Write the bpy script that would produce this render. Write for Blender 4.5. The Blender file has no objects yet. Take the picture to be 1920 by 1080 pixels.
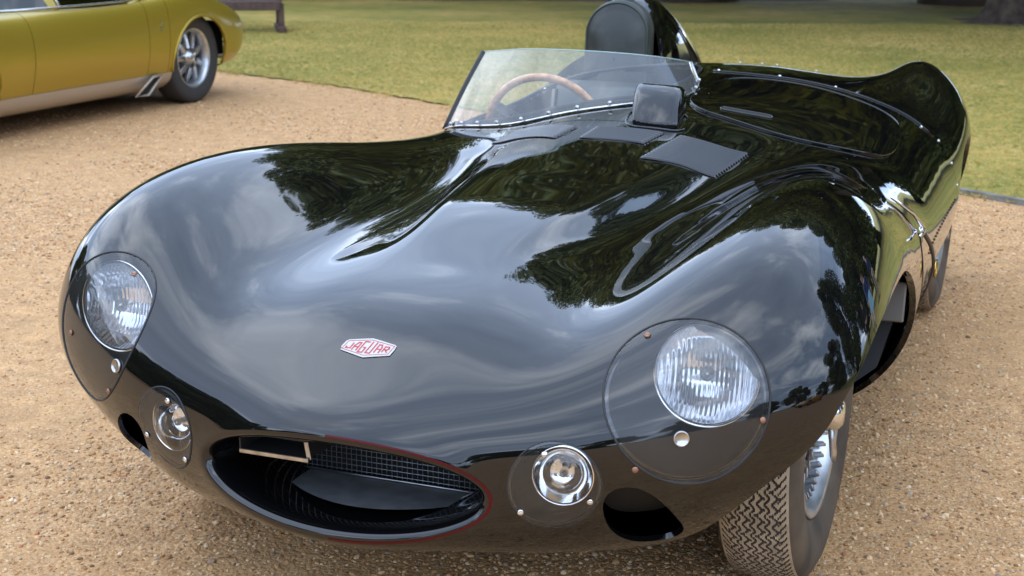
import bpy, math, random
import numpy as np
from mathutils import Vector, Matrix, Euler
random.seed(7); rng=np.random.default_rng(7)
SC=bpy.context.scene; COL=SC.collection
# ------------------------------------------------------------------ camera
CP=np.array([1.1675,-2.8857,1.3094]); YAW,PIT,ROL=[math.radians(a) for a in (-21.514,13.996,0.30)]
cf=np.array([math.sin(YAW)*math.cos(PIT),math.cos(YAW)*math.cos(PIT),-math.sin(PIT)])
cr=np.array([math.cos(YAW),-math.sin(YAW),0]); cu=np.cross(cr,cf)
cR=math.cos(ROL)*cr+math.sin(ROL)*cu; cU=-math.sin(ROL)*cr+math.cos(ROL)*cu
cam=bpy.data.cameras.new('camera'); camo=bpy.data.objects.new('camera',cam); COL.objects.link(camo)
M=Matrix.Identity(4)
for i in range(3):
    M[i][0]=cR[i]; M[i][1]=cU[i]; M[i][2]=-cf[i]; M[i][3]=CP[i]
camo.matrix_world=M
cam.sensor_width=36; cam.lens=36*2797/1920; cam.clip_end=500; cam.clip_start=.05
cam.dof.use_dof=True; cam.dof.focus_distance=2.75; cam.dof.aperture_fstop=10
SC.camera=camo
# ------------------------------------------------------------------ sky and sun
SUN_EL,SUN_AZ=math.radians(52),math.radians(238)      # azimuth clockwise from +Y
wd=bpy.data.worlds.new('World'); SC.world=wd; wd.use_nodes=True
nt=wd.node_tree; nt.nodes.clear()
def WN(t,**k):
    n=nt.nodes.new(t)
    for a,b in k.items(): setattr(n,a,b)
    return n
sky=WN('ShaderNodeTexSky',sky_type='NISHITA'); sky.sun_disc=False; sky.sun_elevation=SUN_EL; sky.sun_rotation=SUN_AZ; sky.dust_density=2.0
tc=WN('ShaderNodeTexCoord'); sx=WN('ShaderNodeSeparateXYZ'); nt.links.new(tc.outputs['Generated'],sx.inputs[0])
ad=WN('ShaderNodeMath',operation='MAXIMUM'); nt.links.new(sx.outputs[2],ad.inputs[0]); ad.inputs[1].default_value=0.0
ad2=WN('ShaderNodeMath',operation='ADD'); nt.links.new(ad.outputs[0],ad2.inputs[0]); ad2.inputs[1].default_value=.22
dx=WN('ShaderNodeMath',operation='DIVIDE'); nt.links.new(sx.outputs[0],dx.inputs[0]); nt.links.new(ad2.outputs[0],dx.inputs[1])
dy=WN('ShaderNodeMath',operation='DIVIDE'); nt.links.new(sx.outputs[1],dy.inputs[0]); nt.links.new(ad2.outputs[0],dy.inputs[1])
cx=WN('ShaderNodeCombineXYZ'); nt.links.new(dx.outputs[0],cx.inputs[0]); nt.links.new(dy.outputs[0],cx.inputs[1])
n1=WN('ShaderNodeTexNoise'); n1.inputs['Scale'].default_value=1.5; n1.inputs['Detail'].default_value=9; n1.inputs['Roughness'].default_value=.56; n1.inputs['Distortion'].default_value=.5
nt.links.new(cx.outputs[0],n1.inputs['Vector'])
rp=WN('ShaderNodeValToRGB'); e=rp.color_ramp.elements
e[0].position=.30; e[0].color=(.27,.375,.55,1); e[1].position=.74; e[1].color=(1.55,1.62,1.72,1)
m_=e.new(.5); m_.color=(.43,.545,.735,1)
nt.links.new(n1.outputs['Fac'],rp.inputs[0])
mulc=WN('ShaderNodeMix',data_type='RGBA',blend_type='MULTIPLY'); mulc.inputs[0].default_value=1
nt.links.new(rp.outputs[0],mulc.inputs[6]); SKYC=WN('ShaderNodeRGB'); SKYC.outputs[0].default_value=(19,20,21.5,1); nt.links.new(SKYC.outputs[0],mulc.inputs[7])
mx=WN('ShaderNodeMix',data_type='RGBA'); mx.inputs[0].default_value=.88
nt.links.new(sky.outputs[0],mx.inputs[6]); nt.links.new(mulc.outputs[2],mx.inputs[7])
bg=WN('ShaderNodeBackground'); bg.inputs[1].default_value=.10; nt.links.new(mx.outputs[2],bg.inputs[0])
wo=WN('ShaderNodeOutputWorld'); nt.links.new(bg.outputs[0],wo.inputs[0])
sl=bpy.data.lights.new('sun','SUN'); sl.energy=.6; sl.angle=math.radians(175); sl.color=(1,.93,.84)
so=bpy.data.objects.new('sun',sl); COL.objects.link(so)
sd=Vector((math.sin(SUN_AZ)*math.cos(SUN_EL),math.cos(SUN_AZ)*math.cos(SUN_EL),math.sin(SUN_EL)))
so.rotation_euler=sd.to_track_quat('Z','Y').to_euler()
SC.view_settings.view_transform='Standard'; SC.view_settings.look='None'; SC.view_settings.gamma=1; SC.view_settings.exposure=0.68
SC.render.engine='CYCLES'; SC.cycles.max_bounces=10; SC.cycles.transparent_max_bounces=16; SC.cycles.use_denoising=True
SC.cycles.caustics_refractive=False; SC.cycles.caustics_reflective=False
# ------------------------------------------------------------------ materials
def mat(name,col=(.5,.5,.5),rough=.5,metal=0,ior=1.5,coat=0,coat_r=.03,coat_ior=1.5,spec=None,sheen=0,trans=0):
    m=bpy.data.materials.new(name); m.use_nodes=True; b=m.node_tree.nodes['Principled BSDF']
    b.inputs['Base Color'].default_value=(*col,1); b.inputs['Roughness'].default_value=rough; b.inputs['Metallic'].default_value=metal
    b.inputs['IOR'].default_value=ior; b.inputs['Coat Weight'].default_value=coat; b.inputs['Coat Roughness'].default_value=coat_r; b.inputs['Coat IOR'].default_value=coat_ior
    if trans: b.inputs['Transmission Weight'].default_value=trans
    return m
def nd(m,t,**k):
    n=m.node_tree.nodes.new(t)
    for a,b in k.items(): setattr(n,a,b)
    return n
def ln(m,a,b): m.node_tree.links.new(a,b)
def bsdf(m): return m.node_tree.nodes['Principled BSDF']
def noise(m,scale,detail=4,rough=.5,coord='Object',dist=0,vec=None):
    n=nd(m,'ShaderNodeTexNoise'); n.inputs['Scale'].default_value=scale; n.inputs['Detail'].default_value=detail; n.inputs['Roughness'].default_value=rough; n.inputs['Distortion'].default_value=dist
    if vec is None:
        c=nd(m,'ShaderNodeTexCoord'); vec=c.outputs[coord]
    ln(m,vec,n.inputs['Vector']); return n
def ramp(m,src,stops):
    r=nd(m,'ShaderNodeValToRGB'); e=r.color_ramp.elements
    while len(e)<len(stops): e.new(.5)
    for el,(p,c) in zip(e,stops): el.position=p; el.color=(*c,1)
    ln(m,src,r.inputs[0]); return r
def bump(m,src,strength=.3,dist=.01,prev=None):
    b=nd(m,'ShaderNodeBump'); b.inputs['Strength'].default_value=strength; b.inputs['Distance'].default_value=dist
    ln(m,src,b.inputs['Height'])
    if prev is not None: ln(m,prev.outputs[0],b.inputs['Normal'])
    return b
def noisy(m,scale,c1,c2,bs=0,bd=.002,detail=5,lo=.35,hi=.65):
    n=noise(m,scale,detail); r=ramp(m,n.outputs['Fac'],[(lo,c1),(hi,c2)]); ln(m,r.outputs[0],bsdf(m).inputs['Base Color'])
    if bs: b=bump(m,n.outputs['Fac'],bs,bd); ln(m,b.outputs[0],bsdf(m).inputs['Normal'])
    return m
# black paint: deep gloss, faint orange peel and hand-beaten waviness, a trace of dust
def gloss_paint(name,col,wav=.0012):
    m=mat(name,col,.03,0,1.5,.40,.012,1.5)
    n=noise(m,2.6,2,.5); b=bump(m,n.outputs['Fac'],1.0,wav)
    b2=b
    ln(m,b2.outputs[0],bsdf(m).inputs['Normal']); ln(m,b2.outputs[0],bsdf(m).inputs['Coat Normal'])
    n3=noise(m,9,8,.7); r=ramp(m,n3.outputs['Fac'],[(.45,(.012,)*3),(.8,(.05,)*3)]); ln(m,r.outputs[0],bsdf(m).inputs['Coat Roughness'])
    return m
PAINT=gloss_paint('black gloss paint',(.0030,.0031,.0036),.0028)
PAINT_IN=mat('black satin paint',(.022,.021,.020),.38)
DARK=mat('dark interior',(.006,.006,.006),.7)
MATT=mat('dull black',(.02,.02,.021),.55)
CHROME=mat('chrome',(.75,.75,.76),.08,1)
STEEL=noisy(mat('worn steel',(.5,.5,.5),.3,1),40,(.35,.34,.33),(.62,.6,.58))
ALU=mat('brushed aluminium',(.55,.56,.58),.33,1); noisy(ALU,25,(.42,.43,.45),(.62,.63,.65))
COPPER=mat('tarnished copper',(.34,.18,.12),.4,.7)
GREYFLOOR=noisy(mat('grey duct paint',(.06,.065,.07),.4),30,(.10,.105,.11),(.15,.155,.16))
RUBBER=mat('black rubber',(.025,.025,.026),.6)
RED=mat('red pinstripe paint',(.07,.001,.004),.35,0,1.35)
WHITE=mat('white enamel',(.50,.485,.46),.4)
REDENAMEL=mat('red enamel',(.50,.03,.02),.4)
LEATHER=mat('green black leather',(.02,.028,.024),.38); noisy(LEATHER,7,(.022,.027,.023),(.095,.088,.072),.2,.004,7)
LEATHERB=mat('brown leather strap',(.05,.025,.015),.5)
WOOD=mat('varnished wood rim',(.45,.2,.07),.25,0,1.5,.6); noisy(WOOD,38,(.36,.13,.035),(.75,.36,.13),0)
def glassm(name,tint=(1,1,1),ior=1.5,rough=0,refl=1.0,clear=1.0,base=.0):
    """thin clear sheet: Fresnel reflection over straight-through transmission"""
    m=bpy.data.materials.new(name); m.use_nodes=True; t=m.node_tree; t.nodes.clear()
    o=t.nodes.new('ShaderNodeOutputMaterial'); mix=t.nodes.new('ShaderNodeMixShader'); g=t.nodes.new('ShaderNodeBsdfGlossy'); tr=t.nodes.new('ShaderNodeBsdfTransparent')
    fr=t.nodes.new('ShaderNodeFresnel'); fr.inputs[0].default_value=ior; g.inputs['Roughness'].default_value=rough; g.inputs['Color'].default_value=(refl,refl,refl,1)
    tr.inputs[0].default_value=(*tint,1)
    t.links.new(fr.outputs[0],mix.inputs[0]); t.links.new(tr.outputs[0],mix.inputs[1]); t.links.new(g.outputs[0],mix.inputs[2])
    last=mix
    if base:
        d=t.nodes.new('ShaderNodeBsdfDiffuse'); d.inputs[0].default_value=(.75,.78,.8,1); m2=t.nodes.new('ShaderNodeMixShader'); m2.inputs[0].default_value=base
        t.links.new(mix.outputs[0],m2.inputs[1]); t.links.new(d.outputs[0],m2.inputs[2]); last=m2
    t.links.new(last.outputs[0],o.inputs[0]); return m
COVER=glassm('clear perspex cover',(.95,.955,.96),1.62,.0,1.0,base=.02)
SCREEN=glassm('windscreen perspex',(.86,.91,.89),1.52,.0,1.0,base=.09)  # base: whitish reflection haze painted in as a diffuse veil
CARGLASS=glassm('car window glass',(.25,.32,.33),1.55,.0,1.0)
# ------------------------------------------------------------------ helpers
def link(o,parent=None):
    COL.objects.link(o)
    if parent is not None: o.parent=parent
    return o
def mesh(name,V,F,m=None,parent=None,smooth=True,N=None,loc=None):
    me=bpy.data.meshes.new(name); me.from_pydata([tuple(map(float,v)) for v in V],[],[tuple(int(i) for i in f) for f in F])
    if m is not None:
        for q in (m if isinstance(m,(list,tuple)) else [m]): me.materials.append(q)
    if smooth: me.polygons.foreach_set('use_smooth',[True]*len(me.polygons))
    me.update()
    if N is not None: me.normals_split_custom_set_from_vertices([tuple(map(float,n)) for n in N])
    o=bpy.data.objects.new(name,me); link(o,parent)
    if loc is not None: o.location=loc
    return o
def tag(o,label=None,cat=None,group=None,kind=None):
    if label: o['label']=label
    if cat: o['category']=cat
    if group: o['group']=group
    if kind: o['kind']=kind
    return o
def empty(name,loc=(0,0,0),rz=0,label=None,cat=None,group=None):
    o=bpy.data.objects.new(name,None); link(o); o.location=loc; o.rotation_euler=(0,0,rz); return tag(o,label,cat,group)
def copy_tree(o,parent=None):
    c=o.copy(); COL.objects.link(c); c.parent=parent
    for ch in list(o.children): copy_tree(ch,c)
    return c
class MB:
    def __init__(s): s.V=[]; s.F=[]
    def add(s,V,F):
        k=len(s.V); s.V+= [tuple(v) for v in V]; s.F+=[tuple(i+k for i in f) for f in F]; return s
    def build(s,name,m,parent=None,smooth=True): return mesh(name,s.V,s.F,m,parent,smooth)
def boxg(c,h,R=None,bev=.0):
    """bevelled box: centre, half sizes, optional 3x3"""
    hx,hy,hz=h; b=min(bev,hx*.9,hy*.9,hz*.9)
    V=[];F=[]
    if b<=0:
        for x in(-1,1):
            for y in(-1,1):
                for z in(-1,1): V.append((x*hx,y*hy,z*hz))
        F=[(0,1,3,2),(4,6,7,5),(0,4,5,1),(2,3,7,6),(0,2,6,4),(1,5,7,3)]
    else:
        idx={}
        for x in(-1,1):
            for y in(-1,1):
                for z in(-1,1):
                    for k in range(3):
                        p=[x*(hx-b),y*(hy-b),z*(hz-b)]; p[k]=(x,y,z)[k]*h[k]; idx[x,y,z,k]=len(V); V.append(tuple(p))
        for k in range(3):
            a,c2=[i for i in range(3) if i!=k]
            for s in(-1,1):
                q=[]
                for (u,w) in((-1,-1),(1,-1),(1,1),(-1,1)):
                    t=[0,0,0]; t[k]=s; t[a]=u; t[c2]=w; q.append(idx[t[0],t[1],t[2],k])
                F.append(q if (s>0)==(k!=1) else q[::-1])
        for k in range(3):
            a,c2=[i for i in range(3) if i!=k]
            for u in(-1,1):
                for w in(-1,1):
                    t0=[0]*3;t1=[0]*3; t0[k]=-1;t1[k]=1; t0[a]=t1[a]=u; t0[c2]=t1[c2]=w
                    F.append([idx[(*t0,a)],idx[(*t1,a)],idx[(*t1,c2)],idx[(*t0,c2)]])
        for x in(-1,1):
            for y in(-1,1):
                for z in(-1,1): F.append([idx[x,y,z,0],idx[x,y,z,1],idx[x,y,z,2]])
    V=np.array(V,float)
    if R is not None: V=V@np.array(R).T
    return V+np.array(c,float),F
def frame_of(d,up=(0,0,1)):
    d=np.array(d,float); d/=np.linalg.norm(d); up=np.array(up,float)
    if abs(d@up)>.98: up=np.array([0,1.,0])
    a=np.cross(up,d); a/=np.linalg.norm(a); b=np.cross(d,a); return a,b,d
def tubeg(P,r,n=10,cap=True,close=False):
    P=np.array(P,float); m=len(P); r=np.broadcast_to(np.array(r,float),(m,)); V=[];F=[]; pa=None
    for i in range(m):
        if close: d=P[(i+1)%m]-P[i-1]
        else: d=P[min(i+1,m-1)]-P[max(i-1,0)]
        d=d/(np.linalg.norm(d)+1e-12)
        if pa is None: a,b,_=frame_of(d)
        else:
            a=pa-d*(pa@d); a/=np.linalg.norm(a)+1e-12; b=np.cross(d,a)
        pa=a
        for k in range(n):
            t=2*math.pi*k/n; V.append(P[i]+r[i]*(math.cos(t)*a+math.sin(t)*b))
    for i in range(m if close else m-1):
        for k in range(n):
            j=(i+1)%m; F.append((i*n+k,i*n+(k+1)%n,j*n+(k+1)%n,j*n+k))
    if cap and not close: F.append(tuple(range(n))[::-1]); F.append(tuple((m-1)*n+k for k in range(n)))
    return V,F
def latheg(prof,c=(0,0,0),ax=(0,0,1),n=32,up=(0,0,1),cap0=False,cap1=False):
    """profile of (radius, height along ax)"""
    a,b,d=frame_of(ax,up); c=np.array(c,float); V=[];F=[]
    for r,h in prof:
        for k in range(n):
            t=2*math.pi*k/n; V.append(c+d*h+r*(math.cos(t)*a+math.sin(t)*b))
    for i in range(len(prof)-1):
        for k in range(n): F.append((i*n+k,i*n+(k+1)%n,(i+1)*n+(k+1)%n,(i+1)*n+k))
    if cap0: F.append(tuple(range(n))[::-1])
    if cap1: F.append(tuple((len(prof)-1)*n+k for k in range(n)))
    return V,F
# ------------------------------------------------------------------ loft surfaces that can be clipped
def spline_nat(t,P,tt,per=False):
    n=len(t); P=np.asarray(P,float); sh=P.shape; Q=P.reshape(n,-1); h=np.diff(t)
    if per:
        m=n-1; A=np.zeros((m,m)); B=np.zeros((m,Q.shape[1]))
        for i in range(m):
            hp=h[i-1]; hn=h[i]; A[i,(i-1)%m]+=hp; A[i,i]+=2*(hp+hn); A[i,(i+1)%m]+=hn
            B[i]=6*((Q[i+1]-Q[i])/hn-(Q[i]-Q[i-1 if i>0 else m-1])/hp)
        Mm=np.linalg.solve(A,B); Mm=np.vstack([Mm,Mm[:1]])
    else:
        A=np.eye(n); B=np.zeros((n,Q.shape[1]))
        for i in range(1,n-1):
            A[i]=0; A[i,i-1]=h[i-1]; A[i,i]=2*(h[i-1]+h[i]); A[i,i+1]=h[i]; B[i]=6*((Q[i+1]-Q[i])/h[i]-(Q[i]-Q[i-1])/h[i-1])
        Mm=np.linalg.solve(A,B)
    k=np.clip(np.searchsorted(t,tt,side='right')-1,0,n-2)
    a=((t[k+1]-tt)/h[k])[:,None]; b=((tt-t[k])/h[k])[:,None]; hk=(h[k]**2/6)[:,None]
    return (a*Q[k]+b*Q[k+1]+((a**3-a)*Mm[k]+(b**3-b)*Mm[k+1])*hk).reshape((len(tt),)+sh[1:])
def loft(S,NJ,NK,pw=.6):
    S=np.array(S,float)
    mir=S[:,1:-1][:,::-1]*np.array([-1,1,1]); ring=np.concatenate([S,mir,S[:,:1]],1); nr=ring.shape[1]
    tj=np.arange(nr,dtype=float); ttj=np.linspace(0,nr-1,(nr-1)*NJ+1)
    A=spline_nat(tj,ring.transpose(1,0,2),ttj,per=True).transpose(1,0,2)
    d=np.linalg.norm(np.diff(S,axis=0),axis=2).mean(1); tk=np.concatenate([[0],np.cumsum(d**pw)])
    ttk=np.concatenate([np.linspace(tk[i],tk[i+1],NK,endpoint=False) for i in range(len(tk)-1)]+[[tk[-1]]])
    return spline_nat(tk,A,ttk)[:,:-1]
def smoothg(G,sk,sj):
    def ker(s):
        r=int(math.ceil(3*s)); x=np.arange(-r,r+1); w=np.exp(-x*x/(2.*s*s)); return w/w.sum(),r
    w,r=ker(sj); out=sum(wi*np.roll(G,i-r,axis=1) for i,wi in enumerate(w))
    w,r=ker(sk); K=G.shape[0]
    pad=np.concatenate([2*out[:1]-out[1:r+1][::-1],out,2*out[-1:]-out[-r-1:-1][::-1]],0)
    return sum(wi*pad[i:i+K] for i,wi in enumerate(w))
class Surf:
    def __init__(s,V,N,T): s.V=V; s.N=N; s.T=T
    @staticmethod
    def grid(G):
        K,R=G.shape[:2]; dk=np.gradient(G,axis=0); dj=(np.roll(G,-1,1)-np.roll(G,1,1))/2
        N=np.cross(dj,dk); N/=np.linalg.norm(N,axis=2,keepdims=True)+1e-12
        C=G.mean(1,keepdims=True); flip=((N*(G-C)).sum()<0)
        if flip: N=-N
        k,j=np.meshgrid(np.arange(K-1),np.arange(R),indexing='ij'); k=k.ravel(); j=j.ravel(); j2=(j+1)%R
        a,b,c,d=k*R+j,k*R+j2,(k+1)*R+j2,(k+1)*R+j
        T=np.concatenate([np.stack([a,b,c],1),np.stack([a,c,d],1)])
        V=G.reshape(-1,3); N=N.reshape(-1,3)
        t=T[len(T)//3]; fn=np.cross(V[t[1]]-V[t[0]],V[t[2]]-V[t[0]])
        if fn@N[t[0]]<0: T=T[:,::-1]
        return Surf(V,N,T)
    def clip(s,f):
        """keep f>0"""
        f=np.where(np.abs(f)<1e-7,1e-7,f); pos=f>0; T=s.T; c=pos[T].sum(1)
        full=T[c==3]; mixed=T[(c==1)|(c==2)]
        nv=[];nn=[];cache={};base=len(s.V); out=[]
        V,N=s.V,s.N
        def cut(a,b):
            key=(a,b) if a<b else (b,a)
            if key in cache: return cache[key]
            t=f[a]/(f[a]-f[b]); nv.append(V[a]+(V[b]-V[a])*t); q=N[a]+(N[b]-N[a])*t; nn.append(q/(np.linalg.norm(q)+1e-12)); cache[key]=base+len(nv)-1; return cache[key]
        for t in mixed:
            a,b,c_=[int(x) for x in t]
            for _ in range(3):
                p=(pos[a],pos[b],pos[c_])
                if p==(True,False,False): ab=cut(a,b); ac=cut(a,c_); out.append((a,ab,ac)); break
                if p==(True,True,False): bc=cut(b,c_); ac=cut(a,c_); out.append((a,b,bc)); out.append((a,bc,ac)); break
                a,b,c_=b,c_,a
        V2=np.vstack([V,nv]) if nv else V; N2=np.vstack([N,nn]) if nn else N
        T2=np.vstack([full,np.array(out,int)]) if out else full
        used=np.zeros(len(V2),bool); used[T2.ravel()]=True; mp=np.cumsum(used)-1
        return Surf(V2[used],N2[used],mp[T2])
    def boundary(s):
        E=np.concatenate([s.T[:,[0,1]],s.T[:,[1,2]],s.T[:,[2,0]]]); key=np.sort(E,1); K=key[:,0]*len(s.V)+key[:,1]
        u,i,c=np.unique(K,return_index=True,return_counts=True); return E[i[c==1]]
    def offset(s,d): return Surf(s.V+s.N*d,s.N,s.T)
    def obj(s,name,m,parent=None,rim=0.0,off=0.0):
        V=s.V+s.N*off if off else s.V; F=s.T; N=s.N
        if rim:
            E=s.boundary(); b=np.unique(E.ravel()); mp={int(x):i for i,x in enumerate(b)}; n0=len(V)
            # rim faces get their own verts so the outer shading stays clean
            n0=len(V); top=V[b]; bot=V[b]-N[b]*rim; nb=len(b)
            ctr=np.zeros_like(top)
            q=[]; acc=np.zeros((nb,3))
            for a,c in E:
                i,j=mp[int(a)],mp[int(c)]; t=top[j]-top[i]; w=np.cross(t,N[a]); w/=np.linalg.norm(w)+1e-12; acc[i]+=w; acc[j]+=w
                q+= [(n0+i,n0+nb+i,n0+nb+j),(n0+i,n0+nb+j,n0+j)]
            acc/=np.linalg.norm(acc,axis=1,keepdims=True)+1e-12
            V=np.vstack([V,top,bot]); F=np.vstack([F,np.array(q,int)]) if q else F; N=np.vstack([N,acc,acc])
        me=bpy.data.meshes.new(name); me.vertices.add(len(V)); me.vertices.foreach_set('co',V.astype(np.float32).ravel())
        nF=len(F); me.loops.add(nF*3); me.polygons.add(nF); me.loops.foreach_set('vertex_index',F.astype(np.int32).ravel())
        me.polygons.foreach_set('loop_start',np.arange(0,nF*3,3,dtype=np.int32)); me.polygons.foreach_set('use_smooth',np.ones(nF,bool))
        me.update(calc_edges=True); me.materials.append(m)
        me.normals_split_custom_set_from_vertices(N.astype(float).tolist())
        o=bpy.data.objects.new(name,me); return link(o,parent)
def sdpoly(P,poly):
    """signed distance, positive outside"""
    P=np.asarray(P,float); poly=np.array(poly,float); n=len(poly); d=np.full(len(P),1e9); ins=np.zeros(len(P),bool)
    for i in range(n):
        a=poly[i]; b=poly[(i+1)%n]; ab=b-a; t=np.clip(((P-a)@ab)/(ab@ab+1e-12),0,1); q=a+t[:,None]*ab; d=np.minimum(d,np.hypot(*(P-q).T))
        c=((a[1]>P[:,1])!=(b[1]>P[:,1])); xi=(b[0]-a[0])*(P[:,1]-a[1])/((b[1]-a[1])+1e-12)+a[0]; ins^=c&(P[:,0]<xi)
    return np.where(ins,-d,d)
def roundpoly(pts,n=8,it=3):
    """Chaikin-rounded closed polygon"""
    p=np.array(pts,float)
    for _ in range(it):
        q=np.roll(p,-1,0); p=np.stack([p*.75+q*.25,p*.25+q*.75],1).reshape(-1,p.shape[1])
    return p
# ================================================================== GROUND
def fbm_gravel(m,far=False):
    b=bsdf(m); tcn=nd(m,'ShaderNodeTexCoord'); vec=tcn.outputs['Object']
    v1=nd(m,'ShaderNodeTexVoronoi'); v1.inputs['Scale'].default_value=95; ln(m,vec,v1.inputs['Vector'])
    v2=nd(m,'ShaderNodeTexVoronoi'); v2.inputs['Scale'].default_value=210; ln(m,vec,v2.inputs['Vector'])
    stops=[(0,(0.124,0.072,0.033)),(.18,(0.405,0.214,0.080)),(.38,(0.584,0.334,0.140)),(.55,(0.472,0.248,0.096)),(.75,(0.696,0.438,0.207)),(.92,(0.764,0.553,0.317)),(1,(0.202,0.156,0.110))]
    r1=ramp(m,v1.outputs['Color'],stops); r2=ramp(m,v2.outputs['Color'],stops)
    n0=noise(m,45,4,.6,vec=vec); 
    sand=noise(m,320,3,.6,vec=vec); rs=ramp(m,sand.outputs['Fac'],[(.35,(0.381,0.205,0.078)),(.65,(0.629,0.367,0.154))])
    mx1=nd(m,'ShaderNodeMix',data_type='RGBA'); rr=ramp(m,n0.outputs['Fac'],[(.42,(0,0,0)),(.55,(1,1,1))]); ln(m,rr.outputs[0],mx1.inputs[0]); ln(m,r1.outputs[0],mx1.inputs[6]); ln(m,r2.outputs[0],mx1.inputs[7])
    big=noise(m,1.6,5,.62,vec=vec); rb=ramp(m,big.outputs['Fac'],[(.35,(.15,)*3),(.65,(.62,)*3)])
    mx2=nd(m,'ShaderNodeMix',data_type='RGBA'); ln(m,rb.outputs[0],mx2.inputs[0]); ln(m,mx1.outputs[2],mx2.inputs[6]); ln(m,rs.outputs[0],mx2.inputs[7])
    tint=noise(m,9,6,.75,vec=vec); rt=ramp(m,tint.outputs['Fac'],[(.35,(.80,.78,.78)),(.65,(1.14,1.12,1.12))])
    mx3=nd(m,'ShaderNodeMix',data_type='RGBA',blend_type='MULTIPLY'); mx3.inputs[0].default_value=1; ln(m,mx2.outputs[2],mx3.inputs[6]); ln(m,rt.outputs[0],mx3.inputs[7])
    ln(m,mx3.outputs[2],b.inputs['Base Color']); b.inputs['Roughness'].default_value=.85
    bp=bump(m,v1.outputs['Distance'],.55,.006); bp.invert=True; bp2=bump(m,v2.outputs['Distance'],.4,.003,bp); bp2.invert=True
    bp3=bump(m,sand.outputs['Fac'],.3,.002,bp2); ln(m,bp3.outputs[0],b.inputs['Normal'])
GRAVEL=mat('golden gravel',(.4,.28,.16),.85); fbm_gravel(GRAVEL)
g=mesh('gravel_ground',[(-300,-300,0),(300,-300,0),(300,300,0),(-300,300,0)],[(0,1,2,3)],GRAVEL,smooth=False); tag(g,'fine golden brown gravel the cars are parked on',kind='structure')
# lawn: everything beyond the edge line
EDGE=[(-60,36),(-30,20.6),(-14,12.4),(-8.6,9.6),(-5.655,8.017),(-4.608,7.592),(-2.998,6.65),(-1.2,5.62),(.538,4.637),(.873,4.432),(2.6,3.55),(4.6,2.9),(7,2.2),(12,1.2),(30,-2),(70,-8)]
EDG=spline_nat(np.arange(len(EDGE),dtype=float),np.array(EDGE,float),np.linspace(0,len(EDGE)-1,161))
LAWN=mat('mown lawn',(.1,.12,.03),.9)
def lawn_mat(m):
    b=bsdf(m); a=noise(m,.45,5,.6); c=noise(m,4.5,6,.65,dist=.4); d=noise(m,120,3,.6)
    r=ramp(m,a.outputs['Fac'],[(.34,(0.208,0.207,0.036)),(.50,(0.363,0.286,0.061)),(.66,(0.494,0.348,0.104))])
    r2=ramp(m,c.outputs['Fac'],[(.33,(.62,.80,.55)),(.52,(1.0,1.0,1.0)),(.7,(1.30,1.08,1.10))]); r3=ramp(m,d.outputs['Fac'],[(.3,(.6,.62,.55)),(.7,(1.25,1.22,1.15))])
    q=nd(m,'ShaderNodeMix',data_type='RGBA',blend_type='MULTIPLY'); q.inputs[0].default_value=1; ln(m,r.outputs[0],q.inputs[6]); ln(m,r2.outputs[0],q.inputs[7])
    q2=nd(m,'ShaderNodeMix',data_type='RGBA',blend_type='MULTIPLY'); q2.inputs[0].default_value=1; ln(m,q.outputs[2],q2.inputs[6]); ln(m,r3.outputs[0],q2.inputs[7])
    ln(m,q2.outputs[2],b.inputs['Base Color']); bp=bump(m,d.outputs['Fac'],.7,.012); bp2=bump(m,c.outputs['Fac'],.5,.03,bp); ln(m,bp2.outputs[0],b.inputs['Normal'])
    return b
lawn_mat(LAWN)
V=[];F=[]
for i,(x,y) in enumerate(EDG):
    V+=[(x,y+.05+.03*math.sin(i*2.7),.012),(x+ (x*.9 if abs(x)>25 else x*.2)+20,y+260,.012)]
    if i: F.append((2*i-2,2*i,2*i+1,2*i-1))
lw=mesh('lawn',V,F,LAWN,smooth=False); tag(lw,'mown lawn with dry yellow patches beyond the gravel',kind='structure')
# lawn behind the camera too, far across the gravel yard
bk=mesh('far_lawn',[(-300,-26,.012),(300,-34,.012),(300,-300,.012),(-300,-300,.012)],[(0,3,2,1)],LAWN,smooth=False); tag(bk,'far lawn across the gravel yard',kind='structure')
# edging strip
CONC=noisy(mat('weathered edging',(.2,.19,.17),.8),12,(.13,.125,.11),(.26,.25,.22),.3,.003)
b_=MB(); K=[p for p in EDG if -.9<p[0]<14]
for i in range(len(K)-1):
    p,q=K[i],K[i+1]; d=(q-p)/np.linalg.norm(q-p); n=np.array([-d[1],d[0]])*.018
    V=[(*(p-n),0),(*(p+n),0),(*(q+n),0),(*(q-n),0),(*(p-n),.028),(*(p+n),.028),(*(q+n),.028),(*(q-n),.028)]
    b_.add(V,[(4,7,6,5),(0,4,5,1)[::-1],(3,2,6,7),(0,3,7,4),(1,5,6,2)])
eo=b_.build('lawn_edging',CONC,smooth=False); tag(eo,'thin grey edging strip between gravel and lawn','edging')
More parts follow.
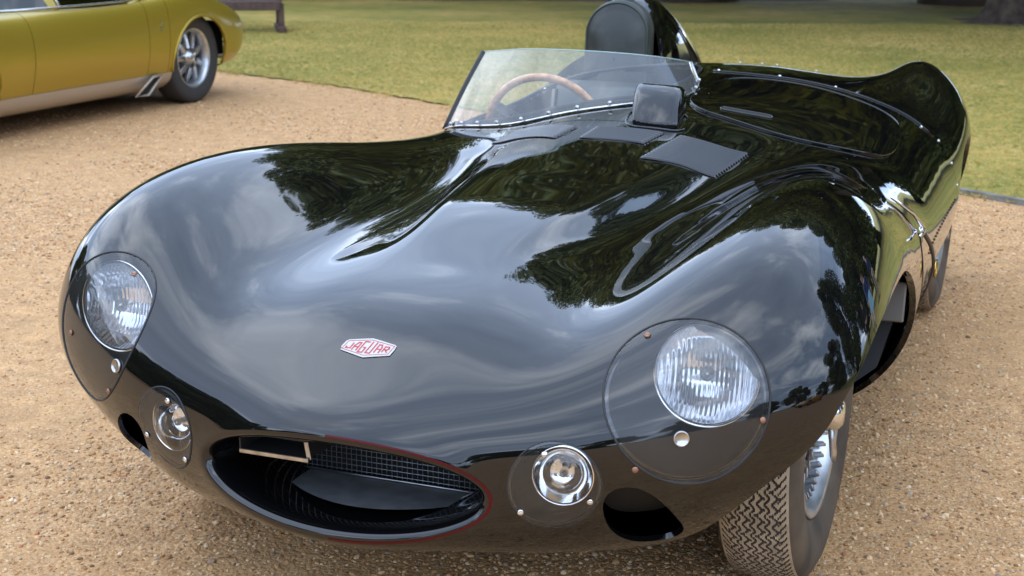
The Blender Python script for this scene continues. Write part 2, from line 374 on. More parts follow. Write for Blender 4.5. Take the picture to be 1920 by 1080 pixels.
# geometry-node scatter of stones and grass on points
def gn_scatter(name,pts,nrm,scale,build,mats,kind_label,rnd_rot=True):
    me=bpy.data.meshes.new(name); me.vertices.add(len(pts)); me.vertices.foreach_set('co',np.asarray(pts,np.float32).ravel())
    at=me.attributes.new('sc','FLOAT_VECTOR','POINT'); at.data.foreach_set('vector',np.asarray(scale,np.float32).ravel())
    ar=me.attributes.new('rt','FLOAT_VECTOR','POINT'); ar.data.foreach_set('vector',np.asarray(nrm,np.float32).ravel())
    for m in mats: me.materials.append(m)
    o=bpy.data.objects.new(name,me); link(o)
    g=bpy.data.node_groups.new(name,'GeometryNodeTree'); g.interface.new_socket('Geometry',in_out='INPUT',socket_type='NodeSocketGeometry'); g.interface.new_socket('Geometry',in_out='OUTPUT',socket_type='NodeSocketGeometry')
    gi=g.nodes.new('NodeGroupInput'); go=g.nodes.new('NodeGroupOutput'); ip=g.nodes.new('GeometryNodeInstanceOnPoints')
    g.links.new(gi.outputs[0],ip.inputs['Points']); inst=build(g)
    sm=g.nodes.new('GeometryNodeSetMaterial'); sm.inputs['Material'].default_value=mats[0]; g.links.new(inst,sm.inputs[0]); g.links.new(sm.outputs[0],ip.inputs['Instance'])
    a1=g.nodes.new('GeometryNodeInputNamedAttribute'); a1.data_type='FLOAT_VECTOR'; a1.inputs[0].default_value='sc'; g.links.new(a1.outputs[0],ip.inputs['Scale'])
    a2=g.nodes.new('GeometryNodeInputNamedAttribute'); a2.data_type='FLOAT_VECTOR'; a2.inputs[0].default_value='rt'; g.links.new(a2.outputs[0],ip.inputs['Rotation'])
    g.links.new(ip.outputs[0],go.inputs[0]); md=o.modifiers.new('scatter','NODES'); md.node_group=g
    tag(o,kind_label,kind='stuff'); return o
STONE=mat('gravel stones',(.4,.3,.2),.75)
oi=nd(STONE,'ShaderNodeObjectInfo'); rs_=ramp(STONE,oi.outputs['Random'],[(0,(0.160,0.091,0.043)),(.08,(0.341,0.183,0.074)),(.25,(0.533,0.307,0.133)),(.45,(0.449,0.238,0.092)),(.62,(0.663,0.421,0.209)),(.84,(0.748,0.549,0.335)),(.95,(0.213,0.174,0.133)),(1,(0.492,0.192,0.074))]); 
ln(STONE,rs_.outputs[0],bsdf(STONE).inputs['Base Color'])
def ico(g):
    n=g.nodes.new('GeometryNodeMeshIcoSphere'); n.inputs['Radius'].default_value=1; n.inputs['Subdivisions'].default_value=1; return n.outputs[0]
def edge_y(x): return np.interp(x,EDG[:,0],EDG[:,1])
def wedge(n,dmin,dmax,pw,umin=-80,umax=2000):
    u=rng.uniform(umin,umax,n); t=rng.uniform(0,1,n)**pw; dist=dmin+(dmax-dmin)*t
    a=(u-960)/2797.; dirx=cr[0]*a+math.sin(YAW); diry=cr[1]*a+math.cos(YAW)
    return CP[0]+dirx*dist, CP[1]+diry*dist
x,y=wedge(270000,2.2,14,.9); dd_=np.hypot(x-CP[0],y-CP[1]); ok=(y<edge_y(x)-.03)&(rng.uniform(0,1,len(x))<np.clip((14.5-dd_)/7,0,1)); x,y=x[ok],y[ok]
# thin out on tracks where the gravel is worn to sand
f_=np.sin(x*1.3+y*.7)+np.sin(x*.6-y*1.7+1); f2=np.sin(x*5.1+2*np.sin(y*2.3))+np.sin(y*4.3+1.7*np.sin(x*3.1)+2); keep=rng.uniform(0,1,len(x))<np.clip(.62+.30*f2+.25*f_,.16,1); x,y=x[keep],y[keep]
s=rng.lognormal(math.log(.0029),.42,len(x)); s=np.clip(s,.0015,.0085)*np.where(np.hypot(x-CP[0],y-CP[1])>6,1.25,1)
pts=np.stack([x,y,s*.15],1); sc3=np.stack([s*rng.uniform(.8,1.4,len(s)),s*rng.uniform(.7,1.2,len(s)),s*rng.uniform(.4,.8,len(s))],1)
rot=np.stack([rng.uniform(-.5,.5,len(s)),rng.uniform(-.5,.5,len(s)),rng.uniform(0,6.28,len(s))],1)
gn_scatter('gravel',pts,rot,sc3,ico,[STONE],'loose golden and grey gravel stones')
BLADE=mat('grass blades',(.16,.17,.05),.6)
oi=nd(BLADE,'ShaderNodeObjectInfo'); gn_=noise(BLADE,.5,3,.5,vec=oi.outputs['Location']); mxb=nd(BLADE,'ShaderNodeMath',operation='ADD'); ln(BLADE,gn_.outputs['Fac'],mxb.inputs[0]); mm=nd(BLADE,'ShaderNodeMath',operation='MULTIPLY_ADD'); ln(BLADE,oi.outputs['Random'],mm.inputs[0]); mm.inputs[1].default_value=.5; mm.inputs[2].default_value=-.25; ln(BLADE,mm.outputs[0],mxb.inputs[1])
rb_=ramp(BLADE,mxb.outputs[0],[(.25,(0.242,0.240,0.045)),(.5,(0.462,0.369,0.086)),(.78,(0.726,0.508,0.181))]); ln(BLADE,rb_.outputs[0],bsdf(BLADE).inputs['Base Color'])
def tuft(g):
    j=g.nodes.new('GeometryNodeJoinGeometry')
    for k in range(7):
        c=g.nodes.new('GeometryNodeMeshCone'); c.fill_type='NONE'; c.inputs['Vertices'].default_value=3; c.inputs['Radius Bottom'].default_value=.06; c.inputs['Radius Top'].default_value=.0; c.inputs['Depth'].default_value=1.0
        t=g.nodes.new('GeometryNodeTransform'); a=k*2.4; t.inputs['Translation'].default_value=(math.cos(a)*.35,math.sin(a)*.35,0); t.inputs['Rotation'].default_value=(.5*math.sin(a*1.7),.5*math.cos(a*2.1),a); t.inputs['Scale'].default_value=(1,1,.7+.5*((k*37)%10)/10)
        g.links.new(c.outputs[0],t.inputs[0]); g.links.new(t.outputs[0],j.inputs[0])
    return j.outputs[0]
x,y=wedge(130000,6.3,19,.8,-200,2100); ok=(y>edge_y(x)+.07*np.sin(x*7+np.sin(x*3))+.05*np.sin(x*17)-.16*rng.uniform(0,1,len(x))**3); x,y=x[ok],y[ok]
s=rng.uniform(.014,.028,len(x)); pts=np.stack([x,y,np.full(len(x),.012)],1); sc3=np.stack([s,s,s*rng.uniform(.5,1.0,len(s))],1); rot=np.stack([0*s,0*s,rng.uniform(0,6.28,len(s))],1)
gn_scatter('grass',pts,rot,sc3,tuft,[BLADE],'short blades of dry yellow green lawn grass')
# ================================================================== BLACK RACING CAR BODY
PHI=np.radians([-90,-60,-34,-14,2,16,32,48,62,76,90])
def mouth(a,b,dy,zc=.412,y0=-.785,y1=-.735):
    xx=a*np.cos(PHI); return np.stack([xx,y0+(y1-y0)*(np.abs(xx)/a)**2+dy,zc+b*np.sin(PHI)],1)
BS=[mouth(.250,.082,.22,.402),mouth(.254,.076,.07,.408),mouth(.262,.075,.012),mouth(.276,.088,.0),mouth(.302,.110,.012)]
BS.append([(0,-.69,.29),(.22,-.68,.29),(.37,-.655,.305),(.44,-.65,.35),(.47,-.658,.40),(.475,-.67,.46),(.44,-.68,.515),(.34,-.69,.545),(.23,-.70,.555),(.11,-.71,.56),(0,-.715,.56)])
BS.append([(0,-.52,.25),(.34,-.51,.25),(.57,-.46,.28),(.715,-.45,.36),(.785,-.48,.46),(.765,-.51,.57),(.65,-.53,.67),(.48,-.555,.668),(.33,-.575,.63),(.16,-.60,.622),(0,-.61,.620)])
BS.append([(0,-.33,.21),(.42,-.3,.21),(.68,-.22,.25),(.80,-.23,.355),(.85,-.30,.49),(.83,-.35,.665),(.69,-.375,.80),(.49,-.39,.75),(.34,-.42,.67),(.17,-.45,.68),(0,-.46,.685)])
def sec(y,L,bot=.20): BS.append([(0,y,bot)]+[(x,y,z) for x,z in L])
sec(0,[(.45,.20),(.70,.25),(.81,.36),(.85,.50),(.815,.72),(.665,.85),(.49,.79),(.335,.698),(.18,.717),(0,.725)])
sec(.35,[(.45,.20),(.68,.25),(.79,.36),(.83,.50),(.795,.69),(.645,.815),(.488,.782),(.335,.714),(.18,.740),(0,.753)])
sec(.60,[(.45,.20),(.67,.25),(.775,.36),(.815,.50),(.78,.66),(.64,.776),(.493,.770),(.34,.738),(.18,.782),(0,.796)])
sec(.88,[(.45,.20),(.66,.25),(.76,.36),(.80,.50),(.765,.64),(.645,.745),(.505,.766),(.355,.785),(.18,.842),(0,.859)])
sec(1.12,[(.45,.20),(.65,.25),(.75,.36),(.785,.50),(.75,.62),(.655,.728),(.525,.778),(.36,.826),(.18,.870),(0,.885)])
sec(1.6,[(.45,.20),(.64,.25),(.745,.36),(.78,.50),(.745,.64),(.66,.750),(.53,.81),(.36,.852),(.18,.876),(0,.885)])
sec(2.0,[(.45,.20),(.64,.25),(.74,.36),(.775,.50),(.75,.645),(.655,.762),(.50,.835),(.35,.87),(.18,.887),(0,.892)])
sec(2.4,[(.45,.22),(.64,.26),(.73,.36),(.765,.50),(.757,.735),(.622,.888),(.512,.872),(.395,.812),(.19,.836),(0,.845)])
sec(2.75,[(.42,.25),(.60,.29),(.69,.38),(.72,.50),(.695,.65),(.57,.82),(.42,.785),(.30,.755),(.16,.76),(0,.76)],.25)
sec(3.02,[(.33,.34),(.50,.37),(.58,.43),(.60,.51),(.57,.60),(.48,.68),(.36,.67),(.26,.655),(.13,.655),(0,.655)],.34)
sec(3.13,[(.2,.46),(.30,.47),(.35,.49),(.36,.51),(.34,.54),(.29,.565),(.22,.57),(.16,.57),(.08,.57),(0,.57)],.46)
G0=smoothg(loft(BS,16,18),7.0,3.4)+np.array([0,0,-.05])
_ss=lambda t: np.clip(t,0,1)**2*(3-2*np.clip(t,0,1))
_w=.150+.15*np.clip((G0[...,1]+.22)/.85,0,1); _h=_ss((G0[...,1]+.34)/.42)*(1-_ss((G0[...,1]-.25)/.65))
_b=_h*(.034*_ss((_w+.035-np.abs(G0[...,0]))/.10)-.004*_ss(1-np.abs(np.abs(G0[...,0])-_w-.055)/.085))
G0[...,2]+=np.where((G0[...,2]>.5),_b,0)
BODY=Surf.grid(G0)
_m=(BODY.N[:,2]>.15)&(BODY.V[:,2]>.44); _TV=BODY.V[_m]; _TN=BODY.N[_m]
_cell={}
for _i,(_a,_b) in enumerate(np.floor(_TV[:,:2]/.04).astype(int)): _cell.setdefault((_a,_b),[]).append(_i)
def top(x,y,off=0.0):
    a,b=int(math.floor(x/.04)),int(math.floor(y/.04)); idx=[]
    r=1
    while len(idx)<12 and r<8:
        idx=[i for da in range(-r,r+1) for db in range(-r,r+1) for i in _cell.get((a+da,b+db),())]; r+=1
    P=_TV[idx]; Nn=_TN[idx]; d=(P[:,0]-x)**2+(P[:,1]-y)**2; w=np.exp(-(d-d.min())/(2*.013**2))
    z=P[:,2]-(Nn[:,0]*(x-P[:,0])+Nn[:,1]*(y-P[:,1]))/Nn[:,2]; n=(Nn*w[:,None]).sum(0); n/=np.linalg.norm(n)
    return np.array([x,y,(z*w).sum()/w.sum()])+n*off, n
def near(p,off=0.0):
    d=((BODY.V-np.array(p))**2).sum(1); i=int(d.argmin()); n=BODY.N[i]; q=np.array(p,float); q=q-n*((q-BODY.V[i])@n); return q+n*off,n
car=empty('sports_car',(0,1.2,0),0,'black open racing sports car with faired headlamps and single headrest','car')
def P_(o):  # parent to the car but keep world coordinates
    o.parent=car; o.location=Vector(o.location)-Vector((0,1.2,0)); return o
def bonnet_y(V):   # shut line at the back of the bonnet, raked forward down the flank
    ax=np.abs(V[:,0]); return .812+.02*(ax/.5)**2-np.clip((.655-V[:,2])*1.0,0,.3)
ARCHF=roundpoly([(-.50,-.2),(-.50,.22),(-.535,.36),(-.49,.445),(-.43,.54),(-.30,.60),(-.08,.618),(.10,.612),(.26,.595),(.40,.54),(.50,.43),(.56,.33),(.56,-.2)],it=2)
ARCHR=roundpoly([(1.86,-.2),(1.875,.25),(1.93,.42),(2.05,.545),(2.2,.60),(2.38,.61),(2.53,.56),(2.66,.44),(2.72,.28),(2.73,-.2)],it=2)
LC=np.array([.577,-.596,.540]); LA=np.array([.31,-.85,.43]); LA/=np.linalg.norm(LA); LR=.139
SC_=np.array([.384,-.700,.388]); SA=np.array([.36,-.92,-.10]); SA/=np.linalg.norm(SA); SR=.079
def mir(v,s):
    if s<0 and v is LC: return np.array([-.612,-.578,.540])
    return np.array([v[0]*s,v[1],v[2]])
LRS={1:.139,-1:.147}
def cyl(V,c,a,r):
    d=V-c; t=d@a; return np.where(np.abs(t)<.075,np.linalg.norm(d-t[:,None]*a,axis=1)-r,1.)
DUCT=roundpoly([(.455,.375),(.495,.395),(.535,.375),(.562,.33),(.572,.28),(.535,.255),(.485,.262),(.455,.31)],it=2)
def ductf(V): return np.where(V[:,1]<-.3,sdpoly(np.abs(V[:,[0]])*[1,0]+V[:,[2]]*[0,1],DUCT),1.)
def archf(V): return np.where(np.abs(V[:,0])>.40,np.minimum(sdpoly(V[:,[1,2]],ARCHF),sdpoly(V[:,[1,2]],ARCHR)),1.)
COCK=roundpoly([(-.66,1.24),(-.60,1.13),(-.40,1.02),(-.18,.985),(-.02,1.05),(.02,1.25),(.0,1.6),(-.05,1.90),(-.2,1.93),(-.55,1.93),(-.66,1.86)],it=2)
def cockf(V): return np.where(V[:,2]>.5,sdpoly(V[:,[0,1]],COCK),1.)
W=BODY.clip(archf(BODY.V)); W=W.clip(ductf(W.V))
COVERS=[]
for s in(1,-1):
    c,a=mir(LC,s),mir(LA,s); COVERS.append(('h',s,BODY.clip(-cyl(BODY.V,c,a,LRS[s]-.0012)))); W=W.clip(cyl(W.V,c,a,LRS[s]))
    c,a=mir(SC_,s),mir(SA,s); COVERS.append(('s',s,BODY.clip(-cyl(BODY.V,c,a,SR-.0008)))); W=W.clip(cyl(W.V,c,a,SR))
W=W.clip(cockf(W.V))
TJ=lambda V: 1.80+.05*(np.abs(V[:,0])/.7)**2+np.clip(.62-V[:,2],0,1)*.25*(V[:,1]>1.4)
bon=W.clip(bonnet_y(W.V)-.002-W.V[:,1]); rest=W.clip(W.V[:,1]-bonnet_y(W.V)-.0015)
mid=rest.clip(TJ(rest.V)-.0012-rest.V[:,1]); tail=rest.clip(rest.V[:,1]-TJ(rest.V)-.0012)
P_(bon.obj('bonnet',PAINT,rim=.014)); P_(mid.obj('cockpit_section',PAINT,rim=.014)); P_(tail.obj('tail_section',PAINT,rim=.014))
# dark inner skin closing the gaps
L=BODY.clip(archf(BODY.V)-.004); L=L.clip(cockf(L.V)-.003); L=L.clip(L.V[:,1]-(-.40)); L=L.clip(L.V[:,2]-.30)
P_(L.obj('inner_skin',DARK,off=-.016))
# belly pan and wheel wells
b_=MB(); b_.add(*boxg((0,.35,.30),(.42,.80,.07),bev=.03)); b_.add(*boxg((0,1.6,.25),(.60,.62,.07),bev=.03)); P_(b_.build('belly_pan',DARK))
for s in(1,-1):
    P_(mesh('inner_wing',*boxg((s*.50,.12,.43),(.012,.40,.22),bev=.006),MATT)); P_(mesh('inner_wing',*boxg((s*.50,2.3,.42),(.012,.46,.22),bev=.006),MATT))
# splash panel behind the front wheel (grey sheet on top, black below)
for s in(1,-1):
    V=[];Fq=[]; prof=[(.40,.56,.60),(.60,.60,.56),(.72,.585,.47),(.765,.545,.40),(.74,.50,.30),(.64,.46,.22),(.42,.44,.20)]
    for i,(xx,yy,zz) in enumerate(prof): V+=[(s*xx,yy,zz),(s*xx*.99,yy+.34,zz-.005)]
    for i in range(len(prof)-1): Fq.append((2*i,2*i+1,2*i+3,2*i+2))
    k=len(V); V+=[(s*xx,yy,zz) for xx,yy,zz in prof]; Fq.append(tuple(range(k,k+len(prof))))
    o=P_(mesh('splash_panel',V,Fq,MATT,smooth=False)); 
    o2=mesh('bracket',*boxg((s*.755,.405,.485),(.050,.006,.045),R=Euler((-.25,0,0)).to_matrix(),bev=.003),mat('dusty grey panel',(.15,.135,.115),.6),o,False)
# red pinstripe round the mouth
ring=BODY
k=3
rr_=Surf.grid(G0)
fa=lambda V,a,b: 1-np.sqrt((V[:,0]/a)**2+((V[:,2]-.362)/b)**2)
st=BODY.clip(np.where(BODY.V[:,1]<-.69,1.,-1.)); st=st.clip(fa(st.V,.2855,.096)); st=st.clip(-fa(st.V-np.array([.0,0,.0]),.2795,.0915)); st=st.clip(np.where(st.N[:,1]<-.05,st.V[:,1]*0+1,-1.))
st=st.clip(st.V[:,0]-.0)
P_(st.obj('pinstripe',RED,off=.0007))
# ---- headlamps
def seal_ring(c,a,rad,parent,n=90,th=.0019):
    r,u=axframe(a); m0=(BODY.V[:,1]<-.3)&(((BODY.V-c)@a)>-.075); Vb=BODY.V[m0]; Nb=BODY.N[m0]; pts=[]
    for k in range(n):
        t=2*math.pi*k/n; q=c+rad*(math.cos(t)*r+math.sin(t)*u); D=Vb-q; h=D@a; m_=((D-np.outer(h,a))**2).sum(1); i=np.argsort(m_)[:10]; w=1/(m_[i]+1e-6)
        # height of the skin along the axis through q, from local tangent planes
        hh=((Vb[i]-q)*Nb[i]).sum(1)/(Nb[i]@a); pts.append(q+a*((hh*w).sum()/w.sum()+.0004))
    return mesh('seal',*tubeg(pts,th,6,close=True),RUBBER,parent)
def axframe(a):
    up=np.array([0,0,1.]); r=np.cross(up,a); r/=np.linalg.norm(r); u=np.cross(a,r); return r,u
LENSG=glassm('fluted lamp glass',(.97,.98,1),1.6,.04,1.0,base=.15)  # base: white diffuse share paints the lens's bright glare into the glass
def flutes(m,target,sc=1):
    c=nd(m,'ShaderNodeTexCoord'); w=nd(m,'ShaderNodeTexWave',wave_type='BANDS',bands_direction='X',wave_profile='SIN'); w.inputs['Scale'].default_value=38; w.inputs['Distortion'].default_value=.4; w.inputs['Detail'].default_value=1
    ln(m,c.outputs['Object'],w.inputs[0]); b=bump(m,w.outputs['Fac'],.28,.0014*sc)
    w2=nd(m,'ShaderNodeTexWave',wave_type='BANDS',bands_direction='Y'); w2.inputs['Scale'].default_value=11; ln(m,c.outputs['Object'],w2.inputs[0]); b2=bump(m,w2.outputs['Fac'],.35,.0015*sc,b)
    ln(m,b2.outputs[0],target)
flutes(LENSG,[n for n in LENSG.node_tree.nodes if n.type=='BSDF_GLOSSY'][0].inputs['Normal'])
REFL=mat('silvered reflector',(.93,.94,.95),.06,1)
REFLF=mat('silvered reflector seen through flutes',(.98,.985,1),.12,1); flutes(REFLF,bsdf(REFLF).inputs['Normal'],1.6)
BULB=mat('bulb shield',(.6,.58,.55),.25,1)
def local_obj(name,VF,m,parent,org,a,smooth=True):
    """geometry given in a lamp frame (x right, y up, z along axis)"""
    r,u=axframe(a); R=Matrix(((r[0],u[0],a[0]),(r[1],u[1],a[1]),(r[2],u[2],a[2]))).to_4x4(); R.translation=Vector(org)-Vector((0,1.2,0)) if parent is car else Vector(org)
    o=mesh(name,VF[0],VF[1],m,None,smooth); o.parent=parent; o.matrix_local=R; return o
def screw_geo(r,h=.003):
    V,F=latheg([(r,0),(r,h*.6),(r*.75,h),(0.0001,h*1.05)],n=14,cap0=True); b=MB(); b.add(V,F); b.add(*boxg((0,0,h*1.1),(r*.85,r*.13,h*.12))); return b
def place_screw(parent,pt,n,m,r=.0065,name='screw'):
    a,b,d=frame_of(n); b_=screw_geo(r); V=np.array(b_.V)@np.array([a,b,d])+np.array(pt); return mesh(name,V,b_.F,m,parent,True)
for s in(1,-1):
    c,a=mir(LC,s),mir(LA,s); r,u=axframe(a)
    cov=[q for q in COVERS if q[0]=='h' and q[1]==s][0][2]
    # recess flange under the cover rim then bowl
    fl=BODY.clip(-cyl(BODY.V,c,a,LRS[s]+.004)); fl=fl.clip(cyl(fl.V,c,a,LRS[s]-.0085))
    hl=P_(fl.obj('headlamp',PAINT,off=-.0065))
    # bowl: sweep from the flange inner edge backwards
    n=72; V=[];Fq=[]
    rb=LRS[s]-.008; prof=[(rb,0),(rb-.0005,.035),(rb-.002,.085),(rb-.011,.150),(.0,.165)]
    edge=[]
    for k in range(n):
        t=2*math.pi*k/n; d=math.cos(t)*r+math.sin(t)*u; q=c+d*rb
        m_=np.abs((BODY.V-q)-np.outer((BODY.V-q)@a,a)); dd=(m_**2).sum(1)+np.where(BODY.V[:,1]<-.3,0,9); i=int(dd.argmin()); edge.append((BODY.V[i]-c)@a-.0065)
    edge=np.array(edge); ec=edge.copy()
    for _ in range(6): ec=(np.roll(ec,1)+ec+np.roll(ec,-1))/3
    for j,(rad,dep) in enumerate(prof):
        for k in range(n):
            t=2*math.pi*k/n; d=math.cos(t)*r+math.sin(t)*u; base=ec[k]*(1-j/4)+(-.02)*(j/4); V.append(c+d*rad+a*(base-dep))
    for j in range(len(prof)-1):
        for k in range(n): Fq.append((j*n+k,j*n+(k+1)%n,(j+1)*n+(k+1)%n,(j+1)*n+k))
    mesh('bowl',V,Fq,PAINT_IN,hl)
    # sealed lamp unit
    la=np.array([s*.10,-1.,.10]); la/=np.linalg.norm(la); lc=np.array([s*.585 if s>0 else -.612,-.50,.553])
    local_obj('reflector',latheg([(.0865,0),(.078,-.022),(.062,-.042),(.040,-.055),(.014,-.060),(0.0005,-.060)],n=48),REFLF,hl,lc-np.array([0,0,0]),la)
    local_obj('lens',latheg([(.0875,-.004),(.0875,.004),(.080,.011),(.060,.0185),(.035,.023),(.012,.0245),(0.0004,.0246)],n=64),LENSG,hl,lc,la)
    local_obj('rim_ring',latheg([(.0875,.002),(.0895,.008),(.0935,.006),(.0945,-.006),(.093,-.03),(.088,-.03)],n=64),CHROME,hl,lc,la)
    b_=MB(); b_.add(*latheg([(.0001,.004),(.012,.0),(.014,-.012),(.008,-.03)],n=20)); local_obj('bulb_shield',(b_.V,b_.F),BULB,hl,lc,la)
    co=cov.obj('lamp_cover',COVER,hl,rim=.003)
    b_=MB()
    for (p,mm_) in ((((.491,-.543,.622) if s>0 else (.546,-.535,.63)),COPPER),((.694,-.549,.501),COPPER),(((.507,-.651,.423) if s>0 else (.55,-.632,.422)),COPPER)):
        q,nn=near((s*p[0],p[1],p[2]),.001); place_screw(hl,q,nn,mm_,.0056)
    q,nn=near((s*.585 if s>0 else -.520,-.64,.478),.0015); aa,bb,dd=frame_of(nn)
    V,Fq=latheg([(.0135,0),(.0135,.003),(.0115,.0045),(.0112,.0035),(.0001,.0032)],n=28); mesh('cover_button',np.array(V)@np.array([aa,bb,dd])+q,Fq,STEEL,hl)
    seal_ring(c,a,LRS[s]-.0005,hl)
    # ---- side lamp
    c,a=mir(SC_,s),mir(SA,s); r,u=axframe(a)
    fl=BODY.clip(-cyl(BODY.V,c,a,SR+.003)); fl=fl.clip(cyl(fl.V,c,a,SR-.006))
    sl_=P_(fl.obj('side_lamp',PAINT,off=-.004))
    V,Fq=latheg([(SR-.003,-.010),(SR-.006,-.02),(.064,-.045),(.0005,-.055)],n=48); local_obj('bowl',(V,Fq),PAINT_IN,sl_,c,a)
    lc=c+ np.array([.016,-.004,.022 if s>0 else .012])+a*(-.012); la=np.array([s*.22,-1,.02]); la/=np.linalg.norm(la)
    local_obj('reflector',latheg([(.049,0),(.043,-.018),(.030,-.032),(.012,-.037),(.0005,-.037)],n=40),REFL,sl_,lc,la)
    local_obj('lens',latheg([(.0495,0),(.047,.007),(.034,.013),(.016,.016),(.0004,.0165)],n=40),glass_clear if 'glass_clear' in globals() else COVER,sl_,lc,la)
    local_obj('rim_ring',latheg([(.0495,-.002),(.0505,.005),(.0522,.004),(.053,-.003),(.0525,-.02)],n=44),CHROME,sl_,lc,la)
    local_obj('bulb',latheg([(.006,-.03),(.008,-.015),(.006,-.006),(.0003,-.003)],n=16),BULB,sl_,lc,la)
    co=[q for q in COVERS if q[0]=='s' and q[1]==s][0][2].obj('lamp_cover',COVER,sl_,rim=.004,off=.002)
    seal_ring(c,a,SR,sl_,70,.0014)
    for p in ((.366,-.701,.447),(.436,-.671,.364),(.328,-.712,.343)):
        q,nn=near((s*p[0],p[1],p[2]),.003); place_screw(sl_,q,nn,CHROME,.0058)
dct=BODY.clip(-ductf(BODY.V)-.0005); P_(dct.clip(dct.V[:,0]).obj('brake_duct',DARK,off=-.055,rim=-.045)); P_(dct.clip(-dct.V[:,0]).obj('brake_duct',DARK,off=-.055,rim=-.045))
# ---- mouth: floor shelf, grille, air duct
V=[];Fq=[]; n=24
for i in range(n+1):
    xx=-.238+.476*i/n; yf=-.690+.14*(abs(xx)/.238)**2.0; V+=[(xx,yf,.2935),(xx,-.545,.2905)]
for i in range(n): Fq.append((2*i,2*i+2,2*i+3,2*i+1))
P_(mesh('duct_floor',V,Fq,GREYFLOOR,smooth=False))
P_(mesh('shelf_edge',*tubeg([(-.235,-.548,.293),(.235,-.548,.293)],.0022,8),ALU))
gr=P_(mesh('grille',*boxg((0,-.500,.36),(.245,.004,.085)),DARK,smooth=False))
WIRE=mat('galvanised wire',(.46,.50,.56),.35,.7)
wv=None; wh=None
for i in range(44):
    xx=-.226+i*.0105
    if wv is None:
        wv=mesh('wire',*tubeg([(0,0,-.072),(0,0,.075)],.0008,5),WIRE,gr); wo_=wv
    else: wo_=wv.copy(); COL.objects.link(wo_); wo_.parent=gr
    wo_.location=(xx,-.540,.366)
for i in range(14):
    if wh is None: wh=mesh('wire',*tubeg([(-.228,0,0),(.228,0,0)],.00075,5),WIRE,gr); wo_=wh
    else: wo_=wh.copy(); COL.objects.link(wo_); wo_.parent=gr
    wo_.location=(0,-.5415,.298+i*.0105)
# rectangular air duct at the left of the mouth
b_=MB(); x0,x1,z0,z1=-.208,-.072,.379,.413
R_=Euler((0,-.02,-.05)).to_matrix()
b_.add(*boxg(((x0+x1)/2,-.665,z0),((x1-x0)/2,.05,.0015),R_)); b_.add(*boxg(((x0+x1)/2,-.665,z1),((x1-x0)/2,.05,.0015),R_)); b_.add(*boxg((x0,-.665,(z0+z1)/2),(.0015,.05,(z1-z0)/2),R_)); b_.add(*boxg((x1,-.665,(z0+z1)/2),(.0015,.05,(z1-z0)/2),R_)); b_.add(*boxg(((x0+x1)/2,-.64,(z0+z1)/2),((x1-x0)/2,.002,(z1-z0)/2),R_))
ad_=P_(b_.build('air_duct',MATT,smooth=False))
b_=MB(); b_.add(*boxg(((x0+x1)/2,-.718,z0),((x1-x0)/2+.004,.002,.0042),R_,.001)); b_.add(*boxg((x1,-.716,(z0+z1)/2),(.0042,.002,(z1-z0)/2),Euler((0,-.18,0)).to_matrix(),.001)); b_.build('duct_edge',STEEL,ad_,False)
# ---- badge
def on_badge(px_,py_,off):   # px_ across, py_ up the slope
    q,nn=top(px_,-.617+py_*.87,off); return q
def badge_patch(name,poly,m,parent,off):
    pl_=BODY.clip(-sdpoly(np.stack([BODY.V[:,0],(BODY.V[:,1]+.617)/.87],1),poly)-np.where((BODY.V[:,2]>.5)&(BODY.V[:,1]<-.5),0,9))
    return pl_.obj(name,m,parent,off=off,rim=.0012)
HEX=[(-.053,-.0125),(-.047,.0135),(0,.0235),(.053,.0135),(.047,-.0125),(0,-.0255)]
HEX=[(-.0535,-.011),(-.0465,.0135),(0.001,.0235),(.0535,.0125),(.0475,-.0125),(-.001,-.0245)]
bd=P_(badge_patch('badge',HEX,WHITE,None,.0018))
def strokes(polyl,w,off,name,parent):
    V=[];Fq=[]
    for pl_ in polyl:
        pl_=[np.array(p,float) for p in pl_]
        for a,b in zip(pl_[:-1],pl_[1:]):
            d=(b-a)/np.linalg.norm(b-a); n_=np.array([-d[1],d[0]])*w; a2=a-d*w; b2=b+d*w; k=len(V); m_=4
            for j in range(m_+1):
                c_=a2+(b2-a2)*j/m_; V+=[on_badge(*(c_-n_),off),on_badge(*(c_+n_),off)]
            for j in range(m_): Fq.append((k+2*j,k+2*j+2,k+2*j+3,k+2*j+1))
    return mesh(name,V,Fq,REDENAMEL,parent,False)
hx=[np.array(p)*np.array([.905,.80]) for p in HEX]; strokes([hx+[hx[0]]],.0006,.0022,'badge_border',bd)
def glyph(ch,x0,w,h,sk=.22):
    G_={'J':[[(1,1),(1,0),(0,0),(0,.25)]],'A':[[(0,0),(.0,.55),(.45,1),(1,1),(1,0)],[(0,.42),(1,.42)]],'G':[[(1,1),(0,1),(0,0),(1,0),(1,.45),(.6,.45)]],'U':[[(0,1),(0,0),(1,0),(1,1)]],
        'a':[[(0,0),(0,1),(.6,1),(1,.6),(1,0)],[(0,.42),(1,.42)]],'R':[[(0,0),(0,1),(.85,1),(1,.8),(1,.6),(.8,.42),(0,.42)],[(.4,.42),(1,0)]]}[ch]
    out=[]
    for s_ in G_: out.append([(x0+w*a+sk*(b-.5)*h,(b-.5)*h) for a,b in s_])
    return out
ss=[]
for ch,x0,h in (('J',-.0405,.0125),('A',-.0265,.0185),('G',-.0125,.0265),('U',.0025,.0265),('a',.0175,.0185),('R',.0312,.0125)): ss+=glyph(ch,x0,.0085,h)
strokes(ss,.00125,.0023,'badge_lettering',bd)
